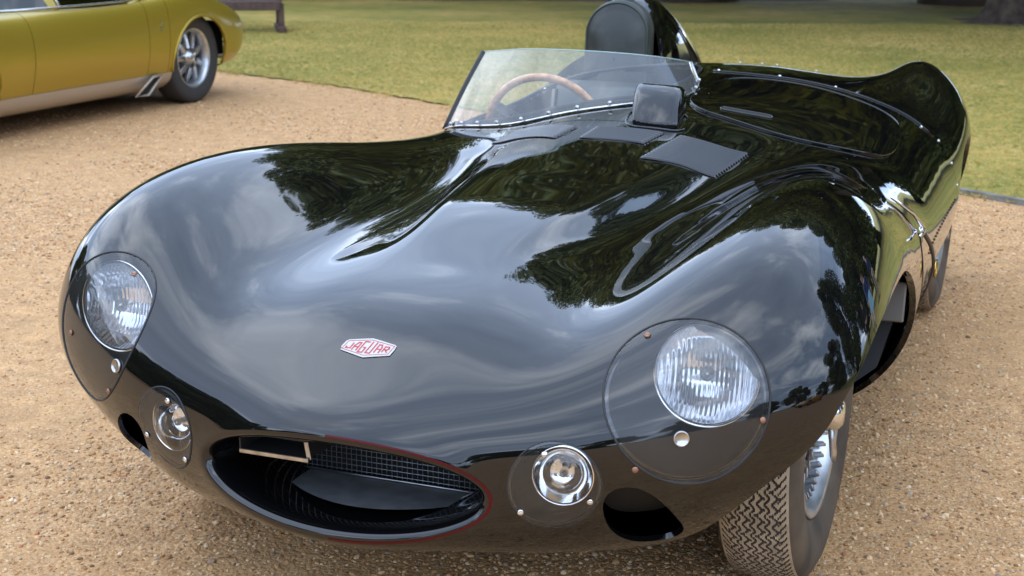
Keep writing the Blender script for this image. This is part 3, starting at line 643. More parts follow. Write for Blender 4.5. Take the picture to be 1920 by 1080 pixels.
# ---- louvre panels
def louvre(Q,n):
    Q=np.array(Q,float); bl=lambda a,b: (Q[0]*(1-a)+Q[1]*a)*(1-b)+(Q[3]*(1-a)+Q[2]*a)*b
    c_=Q.mean(0); Qo=c_+(Q-c_)*1.0+np.sign(Q-c_)*.006
    pn=BODY.clip(-sdpoly(BODY.V[:,[0,1]],roundpoly(Qo,it=2))-np.where(BODY.V[:,2]>.5,0,9))
    pan=P_(pn.obj('louvre_panel',PAINT_IN,rim=.002,off=.0006)); mI=14
    for k in range(n):
        V=[];Fq=[]
        for prof in ([(.16,-.001),(.20,.0010),(.50,.0024),(.84,.0040)],[(.84,.0040),(.92,.0036),(.96,-.001)]):
            m_=len(prof); k0=len(V)
            for i in range(mI+1):
                t=(1-math.cos(math.pi*i/mI))/2; e=min(1,min(t,1-t)*np.linalg.norm(Q[1]-Q[0])/.009); e=math.sqrt(max(0,1-(1-e)**2))
                for (fy,h) in prof: p=bl(t,(k+fy)/n); V.append(top(p[0],p[1],.0012+(h+.0014)*e)[0])
            for i in range(mI):
                for j in range(m_-1): Fq.append((k0+i*m_+j,k0+(i+1)*m_+j,k0+(i+1)*m_+j+1,k0+i*m_+j+1))
        mesh('slat',V,Fq,PAINT,pan,True)
louvre([(.146,.531),(.318,.612),(.351,.82),(.179,.765)],14); louvre([(-.046,.645),(.124,.645),(.146,.752),(-.034,.741)],7); louvre([(-.335,.765),(-.108,.640),(-.082,.741),(-.299,.831)],7)
# ---- windscreen
Bp=np.array([(-.625,1.115),(-.50,1.015),(-.348,.935),(-.19,.895),(-.03,.945),(.10,1.11),(.060,1.42)])
Tp=np.array([(-.560,1.255,.917),(-.427,1.15,.936),(-.317,1.08,.947),(-.165,1.06,.949),(-.024,1.10,.94),(.040,1.25,.917),(.026,1.45,.892)])
tt=np.linspace(0,6,61); Bs=spline_nat(np.arange(7.),Bp,tt); Ts=spline_nat(np.arange(7.),Tp,tt)
V=[];Fq=[]; BB=[]
for i in range(61):
    q,nn=top(Bs[i,0],Bs[i,1],.003); BB.append(q)
    for j in range(9):
        t=j/8; p=q*(1-t)+Ts[i]*t; bulge=math.sin(math.pi*t)*.006; V.append(p+np.array([0,-bulge,bulge*.5]))
for i in range(60):
    for j in range(8): Fq.append((i*9+j,(i+1)*9+j,(i+1)*9+j+1,i*9+j+1))
ws=P_(mesh('windscreen',V,Fq,SCREEN)); BB=np.array(BB)
mesh('base_strip',*tubeg(BB+np.array([0,-.003,.001]),.003,8),CHROME,ws)
Vs=np.array(V).reshape(61,9,3)
mesh('top_edge',*tubeg(Vs[:,8],.0016,6),mat('polished perspex edge',(.45,.6,.58),.1,0,1.5),ws)
mesh('edge_seal',*tubeg(Vs[0],.007,8),RUBBER,ws); mesh('edge_seal',*tubeg(Vs[60],.0035,8),ALU,ws)
for t in (0.35,.75,1.25,1.75,2.3,2.85,3.35,3.85,5.45,5.95):
    q=spline_nat(np.arange(7.),Bp,np.array([t]))[0]; pt,nn=top(q[0],q[1],.012)
    V,Fq=latheg([(.0001,.0),(.004,.0),(.006,.002),(.006,.004),(.004,.0065),(.0001,.007)],c=pt+np.array([0,-.004,.0]),ax=(.1,-.9,.4),n=14); mesh('stud',V,Fq,STEEL,ws)
# scuttle seam just in front of the screen
sm=[]
for i in range(61):
    d=np.array([-.345,1.5])-Bs[i]; d/=np.linalg.norm(d); q,_=top(*(Bs[i]-d*.012),.001); sm.append(q)
# ---- mirror fairing on the scuttle
V=[];Fq=[]; n=22; m_=10
ux=np.array([.98,.18,0]); uy=np.array([-.18,.98,0]); mc=np.array([.094,.865,0])
hw=.068; hh=.074; dep=.125
for j in range(m_+1):
    s_=j/m_     # 0 front foot .. 1 rear mouth
    f_=math.sin(min(1,s_*1.05)*math.pi/2)
    w_=hw*(.86+.14*f_); h_=hh*(.03+.97*f_**1.0); yy=-dep*.62+dep*(s_**1.15)
    for k in range(n+1):
        a=math.pi*k/n; cxx=math.copysign(abs(math.cos(a))**.30,math.cos(a)); szz=abs(math.sin(a))**.32
        p=mc+ux*(cxx*w_)+uy*(yy+ .018*(cxx*cxx)); z0=top(p[0],p[1])[0][2]; zc=top(mc[0],mc[1])[0][2]
        V.append((p[0],p[1],z0+szz*h_))
for j in range(m_):
    for k in range(n): Fq.append((j*(n+1)+k,j*(n+1)+k+1,(j+1)*(n+1)+k+1,(j+1)*(n+1)+k))
# front closing fan
Fq.append(tuple(range(n+1))[::-1])
mf=P_(mesh('mirror_fairing',V,Fq,PAINT)); 
last=V[-(n+1):]; c_=np.mean([np.array(p) for p in last],0); V2=[tuple(np.array(p)*.97+c_*.03+uy*(-.004)) for p in last]; mesh('mirror_glass',V2,[tuple(range(n+1))],CHROME,mf,False)
fo=[]; 
for k in range(40):
    a=2*math.pi*k/40; p=mc+ux*(math.copysign(abs(math.cos(a))**.5,math.cos(a))*.078)+uy*(math.copysign(abs(math.sin(a))**.6,math.sin(a))*.078-.010); fo.append(top(p[0],p[1],.0015)[0])
mesh('foot_flange',*tubeg(fo,.0032,8,close=True),PAINT,mf)
# ---- passenger side hatch
HP=roundpoly([(.125,.99),(.30,1.00),(.50,1.035),(.625,1.085),(.655,1.25),(.64,1.50),(.60,1.655),(.42,1.675),(.22,1.665),(.11,1.60),(.095,1.35)],it=2)
hs=BODY.clip(-sdpoly(BODY.V[:,[0,1]],HP)-np.where(BODY.V[:,2]>.5,0,9)); ht=P_(hs.obj('passenger_hatch',PAINT,rim=.005,off=.0048))
hb=[top(x_,y_,.0045)[0] for x_,y_ in roundpoly(HP*1.0,it=1)]
mesh('hatch_bead',*tubeg(hb,.0022,6,close=True),PAINT,ht)
def capsule_loop(p0,p1,w,off,n=10):
    p0=np.array(p0);p1=np.array(p1); d=(p1-p0)/np.linalg.norm(p1-p0); nn=np.array([-d[1],d[0]]); L=[]
    for k in range(n+1):
        a=math.pi*k/n; L.append(p1+nn*w*math.cos(a)+d*w*math.sin(a))
    for k in range(n+1):
        a=math.pi*k/n; L.append(p0-nn*w*math.cos(a)-d*w*math.sin(a))
    return [top(q[0],q[1],off)[0] for q in L]
cl=capsule_loop((.225,1.065),(.330,1.125),.012,.0058); mesh('handle_slot',cl,[tuple(range(len(cl)))],DARK,ht,False); mesh('slot_rim',*tubeg(cl,.0025,6,close=True),PAINT,ht)
# secondary bead line along the tonneau and rivets at the joint
def rivets(pts,parent,r=.0045,m=STEEL,name='rivet'):
    first=None
    for q,nn in pts:
        V,Fq=latheg([(r,0),(r*.8,r*.45),(r*.3,r*.65),(.0001,r*.68)],n=10)
        if first is None: first=mesh(name,V,Fq,m,parent); o=first
        else: o=first.copy(); COL.objects.link(o); o.parent=parent
        o.location=Vector(q)-(Vector((0,1.2,0)) if parent is car else Vector((0,0,0))); o.rotation_euler=Vector(nn).to_track_quat('Z','Y').to_euler()
pts=[]
for xx in (.03,.225,.40,.56,.665): pts.append(top(xx,1.78,.0005))
for xx in (-.70,-.55): pts.append(top(xx,1.76,.0005))
for p in ((.705,1.84,.64),(.742,1.87,.57),(.757,1.9,.50)): pts.append(near(p,.0005))
for t in np.linspace(.62,1.72,4): pts.append(top(-.675,t+.1,.0005))
rivets(pts,car,.0048,CHROME)
pts=[near((.775,yy,.468+.0*yy),.0005) for yy in np.arange(1.02,1.86,.045)]
rivets(pts,car,.0042,DARK,'vent_hole')
# deck line down the tail behind the hatch (rear bulkhead bead)
bl=[top(xx,1.745+.05*(xx/.7)**2,.0012)[0] for xx in np.linspace(.02,.70,30)]; P_(mesh('deck_bead',*tubeg(bl,.003,6),PAINT))
# four deck fasteners seen against the lawn
rivets([top(.02,2.12,.004),top(.09,2.14,.004),top(.14,2.15,.004),top(.27,2.16,.004)],car,.0055,STEEL,'fastener')
# ---- cockpit: tub, dashboard, seat, steering wheel, headrest
b_=MB(); b_.add([(-.64,1.0,.25),(.03,1.0,.25),(.03,1.95,.25),(-.64,1.95,.25),(-.62,1.0,.58),(.03,1.0,.74),(.03,1.95,.78),(-.66,1.95,.66)],[(0,1,2,3),(0,4,5,1),(1,5,6,2),(2,6,7,3),(3,7,4,0)])
P_(b_.build('cockpit_tub',noisy(mat('olive brown trim',(.1,.09,.06),.8),14,(.075,.065,.045),(.15,.125,.09),.3,.004),smooth=False))
P_(mesh('dashboard',*boxg((-.32,1.08,.67),(.27,.015,.06),Euler((-.25,0,0)).to_matrix(),.01),MATT))
dsh=[p for p in COL.objects if p.name.startswith('dashboard')][0]
for xx in (-.44,-.30): mesh('gauge',*latheg([(.038,0),(.038,.008),(.034,.009),(.0003,.006)],c=(xx,1.098,.675),ax=(0,.97,.25),n=24),CHROME,dsh)
b_=MB(); b_.add(*boxg((-.36,1.50,.33),(.21,.22,.05),Euler((.1,0,0)).to_matrix(),.03)); b_.add(*boxg((-.36,1.83,.56),(.20,.05,.22),Euler((-.22,0,0)).to_matrix(),.035)); P_(b_.build('seat',LEATHER))
sw=np.array([-.408,1.40,.655]); sn=np.array([0,.96,.28]); sn/=np.linalg.norm(sn)
a,b,d=frame_of(sn); ringp=[sw+.192*(math.cos(t)*a+math.sin(t)*b) for t in np.linspace(0,2*math.pi,64,endpoint=False)]
stw=P_(mesh('steering_wheel',*tubeg(ringp,.0125,12,close=True),WOOD))
for an in (math.pi/2*3,math.pi/6,math.pi*5/6):
    dv=math.cos(an)*a+math.sin(an)*b; R=np.array([dv,np.cross(d,dv),d]).T; mesh('spoke',*boxg(sw+dv*.105,(.085,.016,.0022),R,.001),ALU,stw)
    for kk in (.07,.10,.13): mesh('spoke_hole',*latheg([(.0065,.0),(.0065,.0028),(.0001,.003)],c=sw+dv*kk,ax=-d,n=12),DARK,stw)
mesh('hub',*latheg([(.035,-.02),(.035,.0),(.022,.012),(.0003,.014)],c=sw,ax=d,n=24),MATT,stw)
P_(mesh('steering_column',*tubeg([sw,sw-d*.25],.018,10),MATT))
# headrest pad
def rrect(w,h,n=40,p=2.6):
    return [(w*math.copysign(abs(math.cos(t))**(2/p),math.cos(t)),h*math.copysign(abs(math.sin(t))**(2/p),math.sin(t))) for t in np.linspace(0,2*math.pi,n,endpoint=False)]
hc=np.array([-.368,1.965,.885]); hwid=.112; n=48
prof=[]   # pad outline: flat sides, semicircular top
for t in np.linspace(0,math.pi,25): prof.append((hwid*math.cos(t),.045+hwid*.98*math.sin(t)))
for z in np.linspace(.03,-.22,10): prof.append((-hwid*(1+.10*(.03-z)),z))
for z in np.linspace(-.22,.03,10): prof.append((hwid*(1+.10*(.03-z)),z))
prof=np.array(prof); cz=np.array([0,-.04])
tilt=math.radians(-8)
def hp(p,yy): 
    x_,z_=p; return (hc[0]+x_,hc[1]+yy+z_*math.tan(-tilt)*.6,hc[2]+z_)
V=[];Fq=[]; lay=[(1.0,.05),(1.0,.010),(.985,-.004),(.93,-.014),(.86,-.012),(.80,-.020),(.45,-.028),(.02,-.030)]
for sc_,yy in lay:
    for p in prof: V.append(hp(cz+(p-cz)*sc_,yy))
m_=len(prof)
for j in range(len(lay)-1):
    for k in range(m_): Fq.append((j*m_+k,j*m_+(k+1)%m_,(j+1)*m_+(k+1)%m_,(j+1)*m_+k))
hd=P_(mesh('headrest',V,Fq,LEATHER)); mesh('piping',*tubeg([hp(cz+(p-cz)*.95,-.013) for p in prof],.0038,8,close=True),mat('dark green piping',(.03,.045,.035),.45),hd)
# headrest fairing: teardrop running back into the tail
V=[];Fq=[]; n=28; st_=[(0,1.0,.055),(.03,1.06,.058),(.12,1.10,.062),(.25,1.07,.055),(.42,.96,.03),(.62,.76,0),(.82,.52,-.02),(.98,.30,-.05),(1.08,.12,-.08)]
YY=np.array([q[0] for q in st_]); SCL=np.array([q[1] for q in st_])
ys=np.linspace(0,1.08,26); scl=spline_nat(YY,SCL[:,None],ys)[:,0]
for yy,sc_ in zip(ys,scl):
    for k in range(n+1):
        t=math.pi*k/n; x_=hwid*1.03*math.cos(t)*(.35+.65*sc_) *(1+ .35*(1-math.sin(t))**2*.5); yw=hc[1]+.045+yy; zt=hc[2]+.045+hwid*1.02
        zb=top(hc[0],yw)[0][2]; h_=(zt-(top(hc[0],hc[1])[0][2]))*sc_**1.05
        zloc=top(hc[0]+x_,yw)[0][2]-.01
        V.append((hc[0]+x_,yw+ .02*math.sin(t),zloc+ (zb-zloc)*math.sin(t)+h_*math.sin(t)**.62))
for j in range(len(ys)-1):
    for k in range(n): Fq.append((j*(n+1)+k,(j+1)*(n+1)+k,(j+1)*(n+1)+k+1,j*(n+1)+k+1))
P_(mesh('headrest_fairing',V,Fq,PAINT))
# cockpit edge beading
ce=[top(x_,y_,.001)[0] for x_,y_ in COCK]; P_(mesh('cockpit_beading',*tubeg(ce,.006,8,close=True),mat('black beading',(.02,.02,.02),.3)))
# ---- bonnet strap, latch
ls=[near(p,.004)[0] for p in ((.735,.80,.63),(.755,.80,.59),(.772,.80,.55),(.783,.80,.50))]
lt=P_(mesh('bonnet_latch',*tubeg([near((.715,.66,.655),.008)[0],near((.745,.76,.60),.012)[0],near((.765,.80,.565),.014)[0]],[.0035,.0045,.006],10),CHROME))
mesh('latch_pivot',*latheg([(.010,0),(.010,.007),(.007,.011),(.0003,.012)],c=near((.767,.80,.56),.004)[0],ax=near((.767,.80,.56))[1],n=18),CHROME,lt)
mesh('latch_handle',*tubeg([near((.767,.80,.56),.014)[0],near((.772,.72,.565),.015)[0],near((.768,.66,.57),.012)[0]],[.0045,.004,.003],8),CHROME,lt)
sp=[]; 
for p,o_ in (((.77,.84,.55),.008),((.785,.875,.51),.016),((.79,.90,.46),.018),((.775,.90,.41),.012),((.755,.89,.37),.006)): sp.append(near(p,o_)[0])
sp=spline_nat(np.arange(5.),np.array(sp),np.linspace(0,4,24)); V=[];Fq=[]
for i,p in enumerate(sp):
    nn=near(p)[1]; sd_=np.array([0,.016,0]); V+=[p-sd_,p+sd_,p+sd_-nn*.005,p-sd_-nn*.005]
for i in range(len(sp)-1):
    for k in range(4): Fq.append((4*i+k,4*i+(k+1)%4,4*i+4+(k+1)%4,4*i+4+k))
stp=P_(mesh('bonnet_strap',V,Fq,LEATHERB)); 
bq,bn=near((.79,.905,.455),.022); mesh('buckle',*tubeg([bq+np.array([0,dy_,dz_]) for dy_,dz_ in ((-.02,-.018),(.02,-.018),(.02,.018),(-.02,.018))],.0028,6,close=True),mat('brass buckle',(.6,.42,.12),.25,1),stp)
# ---- wheels
TYRE=mat('dusty tyre rubber',(.05,.045,.04),.75); noisy(TYRE,9,(.050,.040,.030),(.12,.092,.064),.15,.002)
TREAD=mat('dusty tread',(.30,.25,.19),.9); noisy(TREAD,30,(.30,.245,.175),(.46,.38,.275),.2,.001)
GROOVE=mat('tread groove',(.085,.070,.052),.9)
def tyre_mesh(R=.345,w=.083,rr=.212,tread=True):
    nth=600; sT=np.linspace(-.062,.062,81); V=[];Fq=[];mi=[]
    side=[(-.050,rr-.004),(-.066,rr+.008),(-.078,rr+.04),(-.083,rr+.068),(-.080,rr+.098),(-.0725,R-.020),(-.0665,R-.0105)]
    prof=[(s,r_) for s,r_ in side]+[(s,R-.0085*(abs(s)/.062)**2.6) for s in sT]+[(-s,r_) for s,r_ in side[::-1]]
    k0=len(side); n=len(prof); th=np.arange(nth)*2*np.pi/nth; P=np.zeros((nth,n,3)); gro=np.zeros((nth,n),bool); NP=80
    tri=lambda x:2*np.abs(2*(x-np.floor(x+.5)))-1
    for j,(s_,r_) in enumerate(prof):
        rad=np.full(nth,r_)
        if k0<=j<k0+81:
            u=th/(2*np.pi)*NP
            g=np.zeros(nth,bool)
            for i,c in enumerate((-.042,-.028,-.014,0,.014,.028,.042)):
                ph=.0; zz=c+.0042*np.clip(tri(u+ph)*1.6,-1,1)
                g|=np.abs(s_-zz)<.0014
                # short hooks linking neighbouring ribs
                fr=(u+.5*(i%2))%1
                g|=(np.abs(fr-.5)<.045)&(s_>c+.004)&(s_<c+.010)
            if abs(s_)>.047: g|=(((u*1.5+.8*abs(s_)/.01)%1)<.14)
            rad=np.where(g,rad-.0065,rad); gro[:,j]=g
        P[:,j]=np.stack([np.full(nth,s_),rad*np.cos(th),rad*np.sin(th)],1)
    V=P.reshape(-1,3); i,j=np.meshgrid(np.arange(nth),np.arange(n-1),indexing='ij'); i=i.ravel();j=j.ravel(); i2=(i+1)%nth
    F_=np.stack([i*n+j,i2*n+j,i2*n+j+1,i*n+j+1],1)
    me=bpy.data.meshes.new('tyre'); me.vertices.add(len(V)); me.vertices.foreach_set('co',V.astype(np.float32).ravel()); nF=len(F_)
    me.loops.add(nF*4); me.polygons.add(nF); me.loops.foreach_set('vertex_index',F_.astype(np.int32).ravel()); me.polygons.foreach_set('loop_start',np.arange(0,nF*4,4,dtype=np.int32))
    for m in (TYRE,TREAD,GROOVE): me.materials.append(m)
    mt=np.where((j>=k0-1)&(j<k0+81),1,0); mt=np.where(gro[i,j]|gro[i,j+1],2,mt)
    me.polygons.foreach_set('material_index',mt.astype(np.int32)); me.polygons.foreach_set('use_smooth',(mt==0)); me.update(calc_edges=True)
    return me
TM=tyre_mesh()
RIMM=mat('silver alloy wheel',(.56,.57,.58),.32,.85); noisy(RIMM,18,(.45,.46,.47),(.62,.63,.64))
def make_wheel(x,y,s):
    o=bpy.data.objects.new('wheel',None); COL.objects.link(o); o.parent=car; o.location=(x,y-1.2,.345)
    if s<0: o.rotation_euler=(0,0,math.pi)
    t=bpy.data.objects.new('tyre',TM); COL.objects.link(t); t.parent=o
    V,Fq=latheg([(.200,-.07),(.196,.0),(.200,.045),(.214,.058),(.2165,.066),(.213,.070),(.207,.066),(.196,.052),(.188,.040),(.176,.026),(.165,.020)],ax=(1,0,0),n=64); b_=MB(); b_.add(V,Fq)
    # disc with a ring of raised bars and holes
    b_.add(*latheg([(.165,.020),(.150,.022),(.128,.030),(.100,.036),(.072,.034),(.060,.045),(.045,.060),(.030,.066)],ax=(1,0,0),n=64))
    rim=b_.build('rim',RIMM,o)
    for k in range(32):
        a=2*math.pi*k/32; R=np.array([[1,0,0],[0,math.cos(a),-math.sin(a)],[0,math.sin(a),math.cos(a)]]); c_=R@np.array([.031,0,.150]); mesh('drive_peg',*boxg(c_,(.007,.0050,.014),R,.002),RIMM,rim)
    for k in range(44):
        a=2*math.pi*k/44; R=np.array([[1,0,0],[0,math.cos(a),-math.sin(a)],[0,math.sin(a),math.cos(a)]]); mesh('rim_rib',*boxg(R@np.array([.032,0,.184]),(.022,.0035,.008),R@np.array(Euler((0,.42,0)).to_matrix()),.0015),RIMM,rim)
    for k in range(12):
        a=2*math.pi*(k+.5)/12; mesh('vent_hole',*latheg([(.0115,.0),(.0125,.004),(.0095,.004),(.0003,-.002)],c=(.033,.110*math.cos(a),.110*math.sin(a)),ax=(1,0,0),n=14),DARK,rim)
    b_=MB(); b_.add(*latheg([(.036,.050),(.040,.075),(.034,.098),(.022,.108),(.0003,.110)],ax=(1,0,0),n=28)); kn=b_.build('knock_off_hub',CHROME,o)
    for k in range(3):
        a=2*math.pi*k/3+ (math.pi*1.5+.12); dv=np.array([0,-math.cos(a),math.sin(a)])
        pts=[np.array([.080,0,0])+dv*.02,np.array([.090,0,0])+dv*.055,np.array([.098,0,0])+dv*.085,np.array([.102,0,0])+dv*.100]
        V,Fq=tubeg(pts,[.014,.0125,.013,.006],10); V=[np.array(v) for v in V]
        V=[np.array([.088+(v[0]-.088)*.55,v[1],v[2]]) for v in V]; mesh('ear',V,Fq,STEEL,kn)
    return o
make_wheel(.638,0,1); make_wheel(-.638,0,-1); make_wheel(.628,2.3,1); make_wheel(-.628,2.3,-1)
for s in(1,-1): P_(mesh('axle',*tubeg([(0,0,.345),(s*.58,0,.345)],.025,8),MATT)); P_(mesh('axle',*tubeg([(0,2.3,.345),(s*.58,2.3,.345)],.03,8),MATT))
# ================================================================== TREES
BARK=mat('bark',(.1,.07,.05),.9); noisy(BARK,9,(.04,.028,.02),(.095,.066,.048),.8,.03)
def leafmat(name,c1,c2):
    m=mat(name,c1,.55); oi=nd(m,'ShaderNodeNewGeometry'); r=ramp(m,oi.outputs['Random Per Island'],[(0,c1),(1,c2)]); ln(m,r.outputs[0],bsdf(m).inputs['Base Color']); return m
LEAF=[leafmat('dark evergreen leaves',(.04,.062,.008),(.135,.15,.020)),leafmat('olive green leaves',(.075,.10,.012),(.20,.21,.030))]
def crown_mesh(seed,n,leaf,shape='round',m=0):
    r=np.random.default_rng(seed); nl=34; C_=[]
    for i in range(nl):
        z=r.uniform(0,1); a=r.uniform(0,6.28)
        rad=(math.sin(math.pi*min(1,(z*.85+.12)))**.6 if shape=='round' else (1-z)**.7*1.0+.05)
        q=r.uniform(.35,.85)*rad; C_.append((q*math.cos(a),q*math.sin(a),z,r.uniform(.22,.40)*(.6+.6*rad)))
    C_=np.array(C_); k=r.integers(0,nl,n); d=r.normal(size=(n,3)); d/=np.linalg.norm(d,axis=1,keepdims=True)
    P=C_[k,:3]+d*(C_[k,3]*r.uniform(.35,1.0,n)**.5)[:,None]*np.array([1,1,.42])
    P[:,2]=np.clip(P[:,2],0,1.25)
    nrm=d+r.normal(size=(n,3))*.7; nrm/=np.linalg.norm(nrm,axis=1,keepdims=True); a=np.cross(nrm,r.normal(size=(n,3))); a/=np.linalg.norm(a,axis=1,keepdims=True); b=np.cross(nrm,a)
    s=leaf*r.uniform(.6,1.3,n)[:,None]; sc_=np.array([1,1,.42])
    V=np.stack([P-a*s*sc_,P+b*s*.55*sc_,P+a*s*sc_,P-b*s*.55*sc_],1).reshape(-1,3)
    me=bpy.data.meshes.new('crown'); me.vertices.add(len(V)); me.vertices.foreach_set('co',V.astype(np.float32).ravel()); me.loops.add(4*n); me.polygons.add(n)
    me.loops.foreach_set('vertex_index',np.arange(4*n,dtype=np.int32)); me.polygons.foreach_set('loop_start',np.arange(0,4*n,4,dtype=np.int32)); me.update(calc_edges=True); me.materials.append(LEAF[m]); return me
CRM=[crown_mesh(1,60000,.027,'round',0),crown_mesh(2,60000,.027,'round',1),crown_mesh(3,40000,.026,'cone',0)]
def trunk_mesh():
    b=MB(); b.add(*tubeg([(0,0,0),(0,0,.06),(.01,0,.2),(.0,.015,.45),(.01,0,.8)],[.062,.042,.034,.028,.012],14))
    for k in range(6):
        a=k*1.05+.3; z=.22+.07*k; b.add(*tubeg([(0,0,z),(.14*math.cos(a),.14*math.sin(a),z+.10),(.32*math.cos(a),.32*math.sin(a),z+.24)],[.018,.012,.004],7))
    me=b.build('t',BARK).data; o=[o for o in bpy.data.objects if o.data==me][0]; bpy.data.objects.remove(o); return me
TRM=trunk_mesh()
def tree(x,y,h,w,kind,label,name='tree',base=.12,rz=0,group=None):
    t=empty(name,(x,y,0),rz,label,'tree',group)
    o=bpy.data.objects.new('trunk',TRM); COL.objects.link(o); o.parent=t; o.scale=(h*.75,h*.75,h*.9)
    c=bpy.data.objects.new('crown',CRM[kind]); COL.objects.link(c); c.parent=t; c.location=(0,0,h*base); c.scale=(w,w,h*(1-base)*.88)
    return t
KINDS_=['far left end','left','left of the middle','middle','taller, in the middle','tallest','right of the middle','right','far right end']
GB='evergreen trees standing in a row along the back of the lawn'
spots=[(-26,22.5,9.5,4.8,0,.04),(-20,24,8.6,4.6,1,.04),(-14.6,23,7.4,3.8,0,.03),(-9.6,24.5,10.2,3.6,0,.04),(-5.4,23.5,15.5,5.0,1,.08),(-1.0,24.5,18.5,5.6,1,.10),(3.8,23,16,4.8,0,.04),(8.6,24.5,15.0,5.2,1,.05),(13.5,22,11,4.6,0,.04)]
for i,(x,y,h,w,k,bs) in enumerate(spots): tree(x*.93,y-2.6,h*.92,w,k,'dense evergreen tree rising behind the lawn, beyond the top of the picture',base=bs,rz=i*1.3,group=GB)
# the old tree whose foot stands in the picture
tr=empty('old_tree',(.10,17.75,0),.4,'thick old tree trunk standing in bare soil at the back of the lawn','tree')
V=[];Fq=[]; n=40
for j,(z,r_) in enumerate(((0,.62),(.06,.50),(.18,.42),(.4,.37),(.9,.34),(2,.31),(4,.26),(7,.15))):
    for k in range(n):
        a=2*math.pi*k/n; f_=1+.16*math.sin(a*5+.6)*(1 if z<.5 else .4)+.05*math.sin(a*13+z); V.append((r_*f_*math.cos(a),r_*f_*math.sin(a),z))
for j in range(7):
    for k in range(n): Fq.append((j*n+k,j*n+(k+1)%n,(j+1)*n+(k+1)%n,(j+1)*n+k))
mesh('trunk',V,Fq,BARK,tr)
for k in range(5):
    a=k*1.26; mesh('limb',*tubeg([(0,0,3+.5*k),(1.3*math.cos(a),1.3*math.sin(a),4.2+.5*k),(3*math.cos(a),3*math.sin(a),5.5+.5*k)],[.15,.1,.03],8),BARK,tr)
c=bpy.data.objects.new('crown',CRM[1]); COL.objects.link(c); c.parent=tr; c.location=(0,0,3.0); c.scale=(6.8,6.8,6.0)
SOIL=noisy(mat('bare soil',(.1,.06,.04),.95),14,(.085,.05,.033),(.19,.12,.08),.6,.02)
def blob(name,cx_,cy_,rx,ry,z,m,label):
    V=[(cx_,cy_,z)]; n=48
    for k in range(n):
        a=2*math.pi*k/n; f_=1+.13*math.sin(3*a+1)+.08*math.sin(7*a); V.append((cx_+rx*f_*math.cos(a),cy_+ry*f_*math.sin(a),z))
    return tag(mesh(name,V,[(0,k+1,(k+1)%n+1) for k in range(n)],m,smooth=False),label,kind='structure')
blob('soil_bed',.35,17.7,1.15,.85,.018,SOIL,'bare brown soil round the foot of the old tree')
blob('dark_ground_patch',-9.2,21.3,5.2,2.2,.018,SOIL,'dark brown ground patch along the back of the lawn')  # flat dark brown patch laid over the far end of the lawn
# trees at the sides and behind the photographer (seen only mirrored in the paint)
tree(13.5,9.2,15,5.0,0,'tall dark tree standing to the right of the cars',base=.03)
tree(20,2.5,9,4.5,1,'broad olive green tree far to the right of the cars',base=.03,rz=2)
tree(-13,-6.5,6.5,2.6,0,'low dark evergreen to the left, in front of the cars',base=.0,rz=1)
tree(-17,-11,8,3.2,2,'pointed dark conifer to the left, across the gravel',base=.0,rz=1)
GF='distant trees across the gravel yard'
for i in range(17):
    a=-1.45+i*.18; x=1+52*math.sin(a); y=-3-50*math.cos(a)+ (i%3)*2.5; tree(x,y,7.5+((i*37)%10)*.42,5.2,(0,0,1,2)[i%4],'distant dark tree across the gravel yard behind the camera',base=.0,rz=i*.9,group=GF)
for i in range(6):
    a=1.75+i*.18; tree(-30+ -3*i*(i%2),8-5.5*i,8.5+(i*7%5)*.5,4.8,(0,1,0)[i%3],'distant dark tree across the gravel yard behind the camera',base=.0,rz=i*.9,group=GF)
# ================================================================== BENCH behind the yellow-green coupe
BW=noisy(mat('dark stained timber',(.08,.045,.035),.6),16,(.055,.030,.024),(.105,.058,.045),.2,.003)
bn_=empty('garden_bench',(-8.40,11.82,.012),math.radians(33),'dark brown timber bench on sled feet at the lawn edge behind the gold coupe','bench')
for s in(1,-1):
    mesh('foot_rail',*boxg((s*.85,.10,.035),(.05,.42,.035),bev=.008),BW,bn_,False)
    mesh('leg',*boxg((s*.85,-.18,.19),(.035,.035,.135),bev=.006),BW,bn_,False); mesh('leg',*boxg((s*.85,.30,.47),(.035,.035,.41),bev=.006),BW,bn_,False)
    mesh('armrest',*boxg((s*.85,.02,.64),(.04,.30,.018),bev=.006),BW,bn_,False)
for k in range(5): mesh('seat_slat',*boxg((0,-.20+k*.095,.335),(.86,.038,.014),bev=.004),BW,bn_,False)
for k in range(3): mesh('back_slat',*boxg((0,.27,.58+k*.12),(.86,.012,.042),bev=.004),BW,bn_,False)
mesh('apron',*boxg((0,-.235,.285),(.84,.012,.035),bev=.004),BW,bn_,False)
